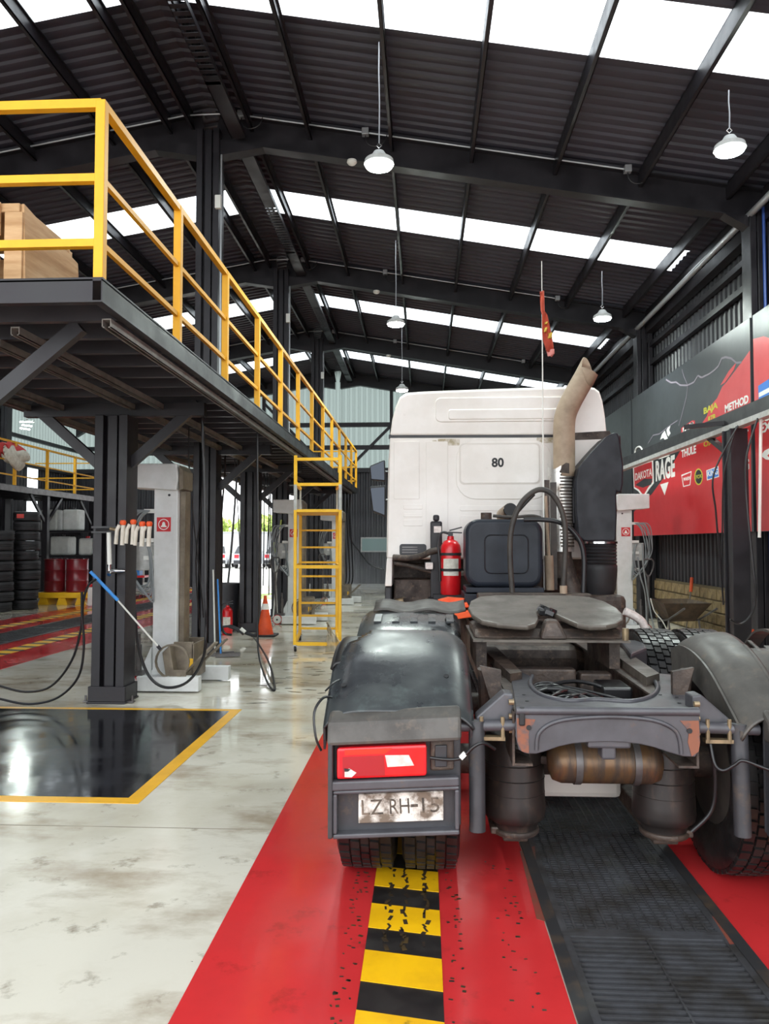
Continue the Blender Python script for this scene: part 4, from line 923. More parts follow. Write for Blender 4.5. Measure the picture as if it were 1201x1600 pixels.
q = MB(); q.tube([(4.75, 14.3, .01), (4.9, 14.45, .72)], .01, 8); q.build('shaft', 'steel_grey', rr); q = MB(); q.tube([(4.9, 14.45, .72), (4.94, 14.5, .98)], .03, 8); q.build('grip', 'orange', rr, smooth=40)
hose([(1003,850),(1005,885),(1010,920),(1016,955),(1022,985)], 13.6, 'grey cable trailing from the pale lift on the right', grp='cables by the right lift', r=.014, mat='cable_grey')
hose([(996,870),(1000,900),(1008,930),(1010,985)], 13.7, 'grey cable hanging behind the intake, next to the lift', grp='cables by the right lift', r=.014, mat='cable_grey')
hose([(1016,935),(1022,955),(1034,970),(1042,985)], 13.0, 'white cable curving to the floor by the wheelbarrow', grp='cables by the right lift', r=.01, mat='white_plastic')
# ================================================================== OUTSIDE THE GATE
yw = MB(); yw.b(-60, 20, 74, 74.3, -.02, 2.7); yw.b(-60, 20, 73.9, 74.4, 2.7, 2.8); M('yard_wall', 'a9abad', '9a9c9f', scale=.5, rough=.9); tag(yw.build('boundary_wall', 'yard_wall'), 'grey boundary wall across the yard beyond the gate', 'wall')
M('leaf', 'a9bd62', 'c0cf80', scale=2, rough=.7); M('bark', '6e5a45', rough=.9)
for k, (x, y, h) in enumerate(((-27, 82, 4.9), (-22.5, 80, 4.4), (-18, 83, 4.7), (-13.5, 81, 4.2))):
    t = thing('tree', (x, y, 0), 'pale green tree behind the yard wall, ' + ('leftmost', 'second from the left', 'second from the right', 'rightmost')[k], 'tree', 'trees beyond the yard wall')
    q = MB(); q.tube([(x, y, -.1), (x+.1, y, 1.5), (x, y, h-1.2)], [.2, .14, .08], 8); q.build('trunk', 'bark', t)
    random.seed(k); q = MB()
    for i in range(900):
        u = random.random(); a = random.uniform(0, 6.28); zz = random.uniform(-1, 1); rr_ = (random.random()**.4)
        c = Vector((x+2.6*rr_*math.cos(a)*math.sqrt(1-zz*zz), y+2.0*rr_*math.sin(a)*math.sqrt(1-zz*zz), h-1.2+1.3*rr_*zz)); s = random.uniform(.14, .28); e = Euler((random.uniform(0,3), random.uniform(0,3), random.uniform(0,3))).to_matrix()
        q.add([c+e@Vector(v)*s for v in ((-1,-.6,0),(1,-.6,0),(1,.6,.2),(-1,.6,.2))], [(0,1,2,3)])
    f = q.build('foliage', 'leaf', t, normals=False); f['kind'] = 'stuff'
M('car_white', 'd9dadb', rough=.3); M('car_silver', '9b9fa5', rough=.3, metal=.3); M('car_glass', '23272b', rough=.12); M('tail_red', 'd0202c', rough=.3)
def car(x, y, mt, lab, rz):
    t = thing('parked_car', (x, y, -.01), lab, 'car', 'cars parked in the yard', rz); B = dict(parent=t, world=False)
    secs = [(-2.05, .8, .35, .72), (-2.0, .82, .3, .98), (-1.2, .86, .28, 1.02), (0, .87, .28, 1.0), (1.2, .86, .28, .95), (1.95, .8, .3, .72), (2.05, .72, .36, .62)]
    rows = [[(-w_, yy, z0), (-w_, yy, (z0+z1)/2), (-w_*.93, yy, z1), (w_*.93, yy, z1), (w_, yy, (z0+z1)/2), (w_, yy, z0)] for yy, w_, z0, z1 in secs]
    q = MB().grid(rows); n = 6; q.f += [tuple(range(n-1,-1,-1)), tuple(range((len(secs)-1)*n, len(secs)*n))]; q.f += [(i*n+5, i*n, (i+1)*n, (i+1)*n+5) for i in range(len(secs)-1)]; q.build('body', mt, smooth=40, **B)
    q = MB(); q.add([(-.78,-1.95,.98),(.78,-1.95,.98),(.78,1.0,.97),(-.78,1.0,.97),(-.62,-1.45,1.46),(.62,-1.45,1.46),(.62,.25,1.45),(-.62,.25,1.45)], [(0,1,5,4),(1,2,6,5),(2,3,7,6),(3,0,4,7)]); q.build('windows', 'car_glass', **B)
    q = MB(); q.b(-.63,.63,-1.47,.27,1.45,1.49); q.build('roof', mt, bevel=.02, **B)
    for s in (-1, 1):
        q = MB(); q.b(s*.62-.14, s*.62+.14, -2.08, -1.98, .7, .92); q.build('tail_lamp', 'tail_red', **B)
        for yy in (-1.25, 1.25): q = MB(); q.lathe([(.0,-.1),(.26,-.1),(.31,-.06),(.31,.06),(.26,.1),(.0,.1)], (s*.76, yy, .31), axis='x', n=18); q.build('wheel', 'black_rubber', smooth=40, **B)
    q = MB(); q.b(-.8,.8,-2.12,-2.0,.32,.55); q.build('bumper', 'black_plastic', bevel=.02, **B)
    return t
car(-14.0, 52, 'car_white', 'white parked car in the yard, leftmost through the gate', .08); car(-11.7, 51.5, 'car_silver', 'silver parked car in the yard beside the white one', .08); car(-9.3, 52, 'car_white', 'white parked car in the yard, right of the post', -.2)
# ================================================================== TRUCK (tractor unit seen from behind)
def XC(Y): return .765+.012*(Y-3.3)
M('cab_white', 'e9e4df', 'ddd7d0', scale=1.6, rough=.32, rough2=.42, c3='b5aa9c', lo3=.66, hi3=.85, scale3=3)
M('dull_white', 'cfc8c0', rough=.4)  # duller off-white for the window gasket and axle cover
M('grime', '463931', '2c2522', scale=7, rough=.5, rough2=.75, bump=.3, bscale=30, c3='6b5a4c', lo3=.55, hi3=.72)
M('grease_plate', '5d564e', '453d36', scale=5, rough=.38, rough2=.6, bump=.12, bscale=25, c3='2c2623', lo3=.6, hi3=.72)
M('frame_grey', '4b4b50', '3f3e42', scale=5, rough=.34, rough2=.5, c3='5e4a3d', lo3=.62, hi3=.78, scale3=7)
M('rust', '7f4e3a', '4b494c', scale=13, rough=.7, lo=.48, hi=.62)
M('guard_black', '2c2e31', '393d3e', scale=3, rough=.22, rough2=.42, bump=.05, bscale=18, c3='55615f', lo3=.55, hi3=.8, scale3=5)
M('guard_grey', '4b4844', '3b3835', scale=5, rough=.45, rough2=.6, bump=.05, c3='5d5348', lo3=.55, hi3=.75)
M('flap_black', '36373b', '2d2c2f', scale=6, rough=.4, rough2=.6, c3='5d4d40', lo3=.56, hi3=.75, scale3=6)
M('lens_red', 'dd1c26', 'c8141d', scale=6, rough=.15); M('lens_dark', '9c1b22', rough=.2); M('lens_clear', 'd9cfc9', 'bdb0aa', scale=30, rough=.3); M('lens_amber', 'e2301c', rough=.15)
M('plate_white', 'd9d4cc', '6b5d50', scale=9, rough=.6, lo=.42, hi=.56, c3='4f443a', lo3=.55, hi3=.7, scale3=22)
M('airbag', '2c2725', '201d1c', scale=6, rough=.3, rough2=.55, c3='4c3e35', lo3=.56, hi3=.74, stretch=(1,1,.4))
M('tank_brown', '6a5138', '4b4038', scale=5, rough=.35, rough2=.5, metal=.4, stretch=(5,1,1), lo=.42, hi=.6)
M('hyd_tank', '262a33', '20232a', scale=4, rough=.36, rough2=.45, bump=.02)
M('intake_black', '22232a', '1d1e23', scale=5, rough=.36, rough2=.48)
M('exhaust_tan', 'a38f7a', '8d7a67', scale=6, rough=.6, rough2=.7)
M('shield_silver', 'd2d0cc', '8a7a6b', scale=9, rough=.35, metal=.7, lo=.5, hi=.7)
M('tyre_rubber', '151415', '1f1b1a', scale=8, rough=.36, rough2=.65, bump=.06)
M('wire', '18181a', rough=.35); M('rim_dark', '4a433d', '383230', scale=8, rough=.6)
for nm_ in ('hyd_tank', 'intake_black'): MATS[nm_].node_tree.nodes['Principled BSDF'].inputs['Specular IOR Level'].default_value = .25
TR = thing('truck', (XC(4.6), 4.65, 0), 'white cab tractor truck parked over the pit, seen from behind', 'truck')
# ---------------- wheels
def tyre_mb(R=.515, w_=.275, rim=.29):
    h = w_/2
    return MB().lathe([(rim,-h*.72),(rim+.03,-h*.85),(R-.12,-h),(R-.05,-h*.97),(R-.025,-h*.88),(R-.018,-h*.6),(R-.018,h*.6),(R-.025,h*.88),(R-.05,h*.97),(R-.12,h),(rim+.03,h*.85),(rim,h*.72)], axis='x', n=48, closed=True)
def tread_mb(R=.515, w_=.275, n=54):
    q = MB(); rows_ = [(-.118,-.072,0), (-.064,-.024,.5), (-.018,.018,.0), (.024,.064,.5), (.072,.118,0)]
    for x0, x1, ph in rows_:
        for k in range(n):
            a0 = 2*math.pi*(k+ph)/n; a1 = a0+2*math.pi/n*.74
            r0, r1 = R-.03, R-(.004 if abs(x0+x1) > .15 else 0)
            sk = .12/R*(x1-x0)
            vs = [(x, r*math.cos(a+(sk if x == x1 else 0)), r*math.sin(a+(sk if x == x1 else 0))) for r in (r0, r1) for (x, a) in ((x0,a0),(x1,a0),(x1,a1),(x0,a1))]
            q.add(vs, [(4,5,6,7),(0,1,5,4),(1,2,6,5),(2,3,7,6),(3,0,4,7)])
    return q
w0 = None
def wheel(x, y, lab=None):
    global w0
    if w0 is None:
        o = tyre_mb().build('wheel', 'tyre_rubber', TR, world=False, smooth=40)
        td = tread_mb().build('tread_blocks', 'tyre_rubber', o, world=False); td['kind'] = 'stuff'
        q = MB(); q.lathe([(.29,-.1),(.27,-.1),(.2,-.02),(.1,.0),(.09,.06),(.0,.06)], axis='x', n=28); q.build('rim', 'rim_dark', o, world=False, smooth=40); w0 = o
    else: o = copy_tree(w0, TR)
    o.location = Vector((x, y, .512))-Vector(TR.location); return o
for Y in (3.97, 5.32):
    for s in (-1, 1):
        for d in (.745, 1.045): wheel(XC(Y)+s*d, Y)
for s in (-1, 1): wheel(.845+s*1.05, 9.95)
# axles
for Y in (3.97, 5.32): q = MB(); q.tube([(XC(Y)-1.0, Y, .512), (XC(Y)+1.0, Y, .512)], .075, 12); q.build('axle', 'grime', TR, smooth=40)
q = MB(); q.lathe([(.0,-.24),(.12,-.22),(.2,-.1),(.22,0),(.2,.1),(.12,.22),(.0,.24)], (XC(5.3), 5.32, .5), axis='x', n=20); q.build('differential', 'grime', TR, smooth=50)
q = MB(); q.b(.58, 1.03, 4.12, 4.3, .27, .62); q.build('axle_cover', 'dull_white', TR, bevel=.03)
# ---------------- chassis
for s in (-1, 1):
    q = MB(); x = s*.385
    for (ya, yb, za, zb) in ((3.34, 9.3, .655, .885),):
        pts = []
        xo = lambda Y: XC(Y)+s*.385
        q.beam((xo(ya), ya, (za+zb)/2), (xo(yb), yb, (za+zb)/2), .01, zb-za); q.beam((xo(ya)-s*.04, ya, zb-.005), (xo(yb)-s*.04, yb, zb-.005), .08, .01); q.beam((xo(ya)-s*.04, ya, za+.005), (xo(yb)-s*.04, yb, za+.005), .08, .01)
    q.build('chassis_rail', 'grime', TR)
# rear crossmember: shaped face, top plate with a rounded cut-out
fc = [(806,1108),(1091,1110),(1094,1135),(1092,1172),(1086,1183),(1066,1182),(1045,1176),(1022,1168),(1000,1163),(975,1160),(950,1159),(920,1160),(895,1162),(872,1167),(852,1174),(838,1178),(822,1178),(810,1172),(805,1150)]
q = MB(); q.prism([atY(px, py, 3.30) for px, py in fc], (0, .012, 0)); cm = q.build('rear_crossmember', 'frame_grey', TR, bevel=.004)
# pressed arch rib and side flanges on the face
arch = [(838,1172),(840,1150),(850,1137),(868,1128),(895,1123),(950,1120),(1005,1123),(1035,1130),(1055,1142),(1062,1158),(1064,1178)]
q = MB(); q.tube(spline([atY(px, py, 3.297) for px, py in arch], 4), .009, 8); q.build('pressed_rib', 'frame_grey', cm, smooth=60)
q = MB(); q.prism([atY(px, py, 3.299) for px, py in ((807,1122),(836,1124),(833,1132),(826,1140),(826,1177),(815,1174),(808,1160))], (0,-.002,0)); q.build('rust_patch', 'rust', cm)
q = MB(); q.prism([atY(px, py, 3.299) for px, py in ((1062,1126),(1091,1126),(1093,1160),(1091,1174),(1080,1182),(1074,1160),(1076,1142))], (0,-.002,0)); q.build('rust_patch', 'rust', cm)
for px, py in ((826,1137),(1077,1142)): p = atY(px, py, 3.296); q = MB(); q.cyl(p, p+Vector((0,-.003,0)), .011, n=12); q.build('bolt_hole', 'print_black', cm)
q = MB(); q.tube([atY(806,1110,3.3), atY(1091,1112,3.3)], .018, 10); q.build('folded_edge', 'frame_grey', cm, smooth=40)
ZP = .893
def pz(px, py): return atZ(px, py, ZP)
outer_l = [(806,1107),(797,1053),(815,1050),(831,1057),(829,1072),(847,1087),(887,1096),(929,1094)]
outer_r = [(929,1094),(983,1097),(1015,1090),(1027,1078),(1024,1067),(1010,1058),(1030,1052),(1049,1054),(1090,1110)]
q = MB(); pl = [pz(*p) for p in ([(806,1107)]+outer_l[1:]+outer_r[1:])]; q.prism(pl, (0,0,-.01)); tp = q.build('top_plate', 'frame_grey', TR, bevel=.004)
q = MB(); q.tube(spline([pz(*p)+Vector((0,0,.002)) for p in outer_l[3:]+outer_r[1:6]], 5), .012, 8); q.build('rolled_edge', 'frame_grey', tp, smooth=60)
for px, py in ((818,1086),(823,1096),(1057,1090),(1061,1099),(1031,1086)): p = pz(px, py); q = MB(); q.cyl(p+Vector((0,0,.001)), p+Vector((0,0,.003)), .008, n=10); q.build('bolt_hole', 'print_black', tp)
q = MB(); a_ = atY(815,1112,3.29); q.b(a_.x-.012, a_.x+.014, 3.285, 3.30, a_.z-.06, a_.z+.02); q.build('slot', 'print_black', cm, bevel=.008)
# valves, boxes, wiring between the rails; valve block and relay box darkened as shade
vb = MB(); x = XC(4.0); vb.b(x-.25, x+.0, 4.02, 4.2, .68, .84); vb.b(x-.21, x-.03, 3.94, 4.02, .72, .8); vb.b(x-.24,x-.2,3.9,4.0,.76,.82); vb.b(x-.06,x-.02,3.9,4.0,.76,.82); v_ = vb.build('valve_block', 'wire', TR, bevel=.012)
q = MB(); q.b(x-.15, x-.1, 3.938, 3.94, .755, .785); q.build('valve_label', 'print_white', v_)
for (xa, xb_, ya, yb, za, zb, nm, mt) in ((x+.15, x+.3, 4.05, 4.3, .62, .86, 'relay_box', 'wire'), (x+.2, x+.33, 3.8, 3.95, .66, .82, 'brake_valve', 'steel_grey'), (x-.33, x+.1, 4.5, 4.6, .7, .88, 'cross_tube_plate', 'grime'), (x+.12, x+.3, 4.48, 4.6, .72, .86, 'mount_plate', 'grime'), (x-.34, x+.34, 3.7, 4.4, .56, .6, 'dark_fill_plate', 'grime')):  # lowest plate is an added dark fill standing in for deep shade
    q = MB(); q.b(xa, xb_, ya, yb, za, zb); q.build(nm, mt, TR, bevel=.012)
random.seed(21)
for k in range(64):
    x0 = x-.3+random.uniform(0, .12); x1 = x+.05+random.uniform(0, .25); y0 = 3.6+random.uniform(0, .6); y1 = 3.6+random.uniform(0, .5); z0 = .74+random.uniform(0, .1)
    q = MB(); q.tube(bez((x0, y0, z0), (x0+.1, y0+random.uniform(-.2,.1), z0+.08), (x1-.15, y1+random.uniform(-.15,.15), z0+random.uniform(0,.08)), (x1, y1, .68+random.uniform(0,.14)), 10), random.choice((.006,.008,.011)), 6); q.build('wiring_hose', 'wire', TR, smooth=60)
for k in range(6):
    q = MB(); p = Vector((x+.06+.05*k, 3.65+random.uniform(0,.25), .78+random.uniform(0,.06))); q.box(p, (.03, .02, .02), (random.random(), random.random(), random.random())); q.build('cable_connector', 'white_plastic' if k % 3 == 0 else 'steel_grey', TR)
# frame side plates beside the fifth wheel and the far cross pieces
q = MB(); q.prism([atZ(px, py, .93) for px, py in ((930,1002),(955,1002),(1030,1052),(1010,1058))], (0,0,-.05)); q.build('rail_cap', 'grease_plate', TR)
q = MB(); q.prism([atZ(px, py, .93) for px, py in ((745,1006),(770,1006),(815,1050),(797,1053))], (0,0,-.05)); q.build('rail_cap', 'grime', TR)
q = MB(); q.prism([atZ(px, py, .96) for px, py in ((968,1000),(1005,1000),(1010,1012),(985,1022))], (0,0,-.12)); q.build('side_box', 'frame_grey', TR, bevel=.015)
# ---------------- fifth wheel
def fwp(u, v, dz=0): # u across (-1..1), v 0 rear .. 1 front
    Y = 4.32+.86*v; return Vector((XC(4.7)-.055+u*.455, Y, 1.15+.11*v+dz))
prof = [(-1.0,.55),(-.97,.32),(-.88,.14),(-.7,.06),(-.5,.02),(-.33,.0),(-.22,.06),(-.15,.2),(-.11,.38),(-.05,.46),(.03,.46),(.1,.36),(.16,.25),(.28,.06),(.42,.0),(.62,.02),(.78,.08),(.9,.18),(.98,.34),(1.0,.55),(.94,.78),(.8,.94),(.55,1.0),(-.55,1.0),(-.8,.94),(-.94,.78)]
q = MB(); q.prism([fwp(u, v) for u, v in prof], (0, .006, -.032)); f5 = q.build('fifth_wheel_plate', 'grease_plate', TR, bevel=.012)
q = MB(); q.lathe([(.0,-.02),(.09,-.02),(.1,.0),(.08,.02),(.0,.025)], fwp(-.02, .48, -.03), n=18); q.build('lock_jaw', 'grime', f5, smooth=40)
q = MB()
for k in range(9):
    p = fwp(-.08+random.uniform(0,.14), .34+random.uniform(0,.18), .004); q.box(p, (.06, .05, .025), (random.uniform(0,.6), random.uniform(0,.6), random.uniform(0,3)))
q.build('grease_lump', 'wire', f5)
for s in (-1, 1):
    q = MB(); q.prism([fwp(s*.62, .25, -.06), fwp(s*.62, .75, -.06), (fwp(s*.62, .8).x, 5.05, 1.06), (fwp(s*.62, .2).x, 4.42, 1.06)], (s*.07, 0, 0)); q.build('pivot_bracket', 'grime', f5)
q = MB(); xm = (.278+1.144)/2; q.b(xm-.435, xm+.435, 4.36, 5.15, 1.05, 1.063); q.build('mounting_plate', 'grease_plate', TR)
q = MB(); q.prism([(xm-.43, 4.42, 1.063), (xm+.43, 4.42, 1.063), (xm+.42, 4.5, 1.11), (xm-.42, 4.5, 1.11)], (0,.5,0)); q.build('pedestal', 'grime', TR, bevel=.02)
q = MB(); q.prism([(xm-.06, 4.38, 1.063), (xm+.1, 4.38, 1.063), (xm+.05, 4.42, 1.17), (xm-.02, 4.42, 1.17)], (0,.1,0)); q.build('caked_grease', 'grime', TR, bevel=.02)
for s in (-1, 1): q = MB(); q.b(xm+s*.38-.03, xm+s*.38+.03, 4.5, 5.1, .885, 1.05); q.build('pedestal_foot', 'grime', TR)
q = MB(); q.cyl((xm+.41, 4.37, 1.063), (xm+.41, 4.37, 1.13), .018, n=10); q.build('bolt', 'brass', TR)
# ---------------- air springs, tank
for s, xb_ in ((-1, .434), (1, 1.138)):
    q = MB(); q.lathe([(.0,.7),(.125,.7),(.137,.685),(.139,.64),(.14,.55),(.141,.45),(.144,.38),(.146,.33),(.14,.3),(.12,.285),(.11,.275),(.105,.25),(.0,.25)], (xb_, 3.78, 0), n=32); ab = q.build('air_spring', 'airbag', TR, smooth=50)
    q = MB()
    for z in (.56, .49, .42, .36): q.lathe([(.1405,z-.003),(.1435,z),(.1405,z+.003)], (xb_, 3.78, 0), n=32)
    q.build('fabric_seams', 'airbag', ab, smooth=60)
    q = MB(); q.lathe([(.0,.22),(.11,.22),(.115,.235),(.115,.25),(.0,.25)], (xb_, 3.78, 0), n=24); q.b(xb_+s*.06-.06, xb_+s*.06+.06, 3.72, 3.95, .225, .26); q.build('spring_seat', 'grime', ab, bevel=.008)
    q = MB(); q.b(xb_-.06, xb_+.06, 3.75, 4.6, .18, .27); q.build('trailing_arm', 'grime', TR, bevel=.01)
q = MB(); xa, xz = .565, 1.085; R_ = .1
q.lathe([(.0,0),(.05,.005),(.085,.02),(R_,.06),(R_,xz-xa-.06),(.085,xz-xa-.02),(.05,xz-xa-.005),(.0,xz-xa)], (xa, 3.62, .605), axis='x', n=28); at_ = q.build('air_tank', 'tank_brown', TR, smooth=50)
for xx in (xa+.13, xz-.13): q = MB(); q.lathe([(R_+.002,-.015),(R_+.006,-.015),(R_+.006,.015),(R_+.002,.015)], (xx, 3.62, .605), axis='x', n=28, closed=True); q.build('tank_strap', 'steel_grey', at_, smooth=40)
q = MB(); p = atY(950,1150,3.33); q.b(p.x-.09, p.x+.09, 3.31, 3.36, .74, .78); q.b(p.x-.03, p.x+.03, 3.32, 3.4, .69, .76); q.build('tow_catch', 'frame_grey', TR, bevel=.01)
# ---------------- rear mudguards
def guard(name, prof, x0, x1, mat, drop=None, nu=20, curve=.0, th=.012, sub=4, tilt=0):
    pr = spline([(0, y, z) for y, z in prof], sub); rows = []
    for p in pr:
        row = []
        for k in range(nu+1):
            v = k/nu; e = (abs(2*v-1))**6; row.append((x0+(x1-x0)*v, p.y, p.z-curve*e+tilt*(v-.5)))
        rows.append(row)
    m = len(rows); n = nu+1; q = MB(); vs = [p for r in rows for p in r]; fs = []
    for i in range(m-1):
        for j in range(n-1):
            if drop and drop(i/(m-1), j/(n-1)): continue
            fs.append((i*n+j, i*n+j+1, (i+1)*n+j+1, (i+1)*n+j))
    q.add(vs, fs); o = q.build(name, mat, TR, smooth=50, normals=False); md = o.modifiers.new('solid', 'SOLIDIFY'); md.thickness = th; md.offset = -1; return o
RG = [(4.22,1.10),(4.08,1.135),(3.92,1.132),(3.78,1.105),(3.66,1.065),(3.55,1.01),(3.45,.955),(3.37,.91),(3.32,.875)]
jag = [random.uniform(-.02,.03) for _ in range(60)]
GL0, GL1 = -.425, .205
lg = guard('rear_mudguard', RG, GL0, GL1, 'guard_black', drop=lambda u, v: (v < .22+jag[int(v*40)]*1.5 - max(0, u-.16)*.9 and u < .36) , nu=40, curve=.07)
def side(name, prof, x, mat, depth=.12):
    q = MB(); pr = spline([(0, y, z) for y, z in prof], 3); pts = [(x, p.y, p.z-.05) for p in pr]+[(x, p.y+.0, p.z-.05-depth) for p in reversed(pr)]
    rows = [[(x, p.y, p.z-.06) for p in pr], [(x, p.y+(.02 if p.y < 3.97 else -.02), p.z-.06-depth) for p in pr]]
    o = q.grid(rows).build(name, mat, lg if x < .7 else rg, normals=False); md = o.modifiers.new('solid', 'SOLIDIFY'); md.thickness = .01; return o
tu = guard('torn_underside', [(y, z-.035) for y, z in RG[:5]], GL0-.012, GL0+.16, 'wire', nu=8, curve=.03); tu.parent = lg
side('guard_lip', RG, GL0, 'guard_black', .1); side('guard_lip', RG, GL1, 'guard_black', .07)
# right guard: torn open over the tyre, a bent strap left across
GR0, GR1 = 1.33, 1.97
rg = guard('rear_mudguard', RG, GR0, GR1, 'guard_grey', drop=lambda u, v: (u < .34+jag[int(v*40)]*2 and v > .3 and v < .95), nu=40, curve=.1)
side('guard_lip', RG, GR0, 'guard_grey', .14)
for xx in (GR0+.2, GR0+.34, GR0+.48):
    q = MB(); q.tube(spline([(xx, y, z+.004) for y, z in RG[3:8]], 4), .014, 8); q.build('guard_rib', 'guard_grey', rg, smooth=60)
q = MB(); q.sheet([(p.y, p.z) for p in spline([(0,4.3,1.0),(0,4.12,1.13),(0,3.95,1.16),(0,3.78,1.12),(0,3.62,1.03)], 5)], GR0+.38, GR0+.46, .012); q.build('torn_strap', 'guard_grey', rg)
q = MB(); p = (GR0+.5, 3.47, .97); q.box(p, (.07, .07, .012), (.55,0,0)); q.build('square_hole', 'print_black', rg)
q = MB(); q.tube(spline([(-.41, 3.42, .92), (-.44, 3.36, .93), (-.47, 3.3, .88), (-.46, 3.28, .78), (-.44, 3.3, .72)], 4), .006, 6); q.tube(spline([(-.38,3.5,.985),(-.4,3.42,.985),(-.43,3.36,.96)],4), .004, 6); q.build('hanging_wire', 'wire', lg, smooth=60)
for (xx, yy, zz) in ((-.36, 3.46, .965), (.1, 3.52, .998), (.05, 4.06, 1.141)): q = MB(); q.cyl((xx, yy, zz), (xx, yy-.004, zz+.006), .012, n=12); q.build('rivet_hole', 'print_black', lg)
# second axle guards
SG = [(5.75,1.0),(5.55,1.1),(5.3,1.15),(5.05,1.145),(4.85,1.12),(4.68,1.08),(4.55,1.01)]
g2 = guard('mid_mudguard', SG, -.40, .215, 'guard_black', nu=20, curve=.05)
for k in range(5):
    xx = -.31+k*.112; q = MB(); q.sheet([(4.93,1.142),(4.85,1.13),(4.76,1.112)], xx, xx+.045, .012); q.build('raised_rib', 'guard_black', g2)
q = MB(); rows = []
for i in range(5):
    rows.append([(-.33+.6*k/12, 5.02+.07*i, 1.165+.012*i+.012*math.sin(k*1.1)) for k in range(13)])
q.grid(rows); o = q.build('torn_flap', 'guard_grey', g2, smooth=60, normals=False); md = o.modifiers.new('solid', 'SOLIDIFY'); md.thickness = .008
# ---------------- tail panels (lamp and number plate)
def tail(x0, x1, s, full):
    """s=+1 left panel as photographed, tilted a little"""
    zc = .63; xm_ = (x0+x1)/2
    T = lambda x, z: z+(x-xm_)*(.055 if full else -.03)
    root = MB(); root.prism([(x0, 3.33, T(x0,.86)), (x1, 3.33, T(x1,.86)), (x1, 3.33, T(x1,.385)), (x0, 3.33, T(x0,.385))], (0, .02, 0)); r = root.build('tail_panel', 'flap_black', TR, bevel=.008)
    def sl(xa, xb_, ya, yb, za, zb, nm, mt, bev=.006, par=None):
        q = MB(); vs = [(x, y, T(x, z)) for z in (za, zb) for (x, y) in ((xa,ya),(xb_,ya),(xb_,yb),(xa,yb))]
        q.add(vs, [(0,3,2,1),(4,5,6,7),(0,1,5,4),(1,2,6,5),(2,3,7,6),(3,0,4,7)]); return q.build(nm, mt, par or r, bevel=bev)
    W = x1-x0
    # top lip
    q = MB(); q.add([(x0-.005,3.34,T(x0,.9)),(x1,3.34,T(x1,.9)),(x1,3.27,T(x1,.86)),(x0-.005,3.27,T(x0,.86)),(x0-.005,3.245,T(x0,.765)),(x1,3.245,T(x1,.765)),(x1,3.33,T(x1,.765)),(x0-.005,3.33,T(x0,.765))], [(0,1,2,3),(3,2,5,4),(4,5,6,7),(7,6,1,0),(0,3,4,7),(1,6,5,2)]); q.build('upper_lip', 'guard_grey', r, bevel=.015)
    sl(x0, x0+.02, 3.25, 3.33, .38, .78, 'side_rim', 'flap_black')
    sl(x0+.01, x1-.01, 3.255, 3.3, .575, .615, 'cross_bar', 'frame_grey', .008)
    if full:
        lamp = sl(x0+.035, x0+.415, 3.265, 3.33, .62, .752, 'tail_lamp', 'lens_red', .012)
        q = MB(); q.prism([(x0+.24, 3.262, T(x0+.24,.715)), (x0+.34, 3.262, T(x0+.34,.712)), (x0+.362, 3.262, T(x0+.36,.668)), (x0+.25, 3.262, T(x0+.25,.666))], (0,.004,0)); q.build('reverse_lens', 'lens_clear', lamp)
        q = MB(); q.prism([(x0+.06, 3.2625, T(x0+.06,.715)), (x0+.235, 3.2625, T(x0+.235,.715)), (x0+.24, 3.2625, T(x0+.24,.632)), (x0+.06, 3.2625, T(x0+.06,.634))], (0,.004,0)); q.build('reflector_field', 'lens_dark', lamp)
        q = MB(); q.prism([(x0+.07, 3.262, T(x0+.07,.743)), (x0+.27, 3.262, T(x0+.27,.743)), (x0+.24, 3.262, T(x0+.24,.722)), (x0+.07, 3.262, T(x0+.07,.722))], (0,.004,0)); q.build('amber_field', 'lens_amber', lamp)
        q = MB(); q.prism([(x0+.07, 3.26, T(x0+.07,.66)), (x0+.09, 3.26, T(x0+.09,.667)), (x0+.12, 3.26, T(x0+.12,.648)), (x0+.1, 3.26, T(x0+.1,.63)), (x0+.07, 3.26, T(x0+.07,.632))], (0,.003,0)); q.build('broken_corner', 'lens_clear', lamp)
        q = MB(); q.prism([(x0+.068, 3.258, T(x0+.068,.668)), (x0+.095, 3.258, T(x0+.095,.664)), (x0+.085, 3.258, T(x0+.085,.655)), (x0+.07, 3.258, T(x0+.07,.655))], (0,.002,0)); q.build('broken_hole', 'print_black', lamp)
        sl(x0+.43, x0+.53, 3.3, 3.33, .63, .76, 'lamp_bracket', 'grime', .01); sl(x0+.45, x0+.5, 3.285, 3.3, .65, .74, 'bracket_window', 'black_plastic', .004)
        q = MB(); q.tube(spline([(x0+.43, 3.29, T(x0+.43,.69)), (x0+.5, 3.27, T(x0+.5,.685)), (x0+.56, 3.25, T(x0+.56,.695)), (x0+.61, 3.23, T(x0+.6,.745)), (x0+.65, 3.24, T(x0+.65,.755)), (x0+.7, 3.27, T(x0+.7,.72))], 5), .007, 8); wr_ = q.build('lamp_cable', 'wire', r, smooth=60)
        q = MB(); q.box((x0+.565, 3.245, T(x0+.57,.705)), (.028, .018, .018), (0,-.8,0)); q.build('cable_plug', 'print_white', wr_)
    else:
        sl(x0+.1, x0+.45, 3.29, 3.33, .63, .75, 'lamp_housing', 'grime', .012)
        sl(x0+.03, x0+.09, 3.28, 3.3, .66, .76, 'lamp_bracket', 'steel_grey', .006)
    # plate holder
    xa, xb_ = x0+.02, x1-.01
    for (u0, u1, z0, z1) in ((xa, xb_, .375, .395), (xa, xb_, .56, .575), (xa, xa+.018, .395, .56), (xb_-.018, xb_, .395, .56)): sl(u0, u1, 3.26, 3.325, z0, z1, 'holder_rim', 'frame_grey', .006)
    pm_ = sl(xa+.018, xb_-.018, 3.31, 3.325, .395, .56, 'holder_back', 'flap_black', 0)
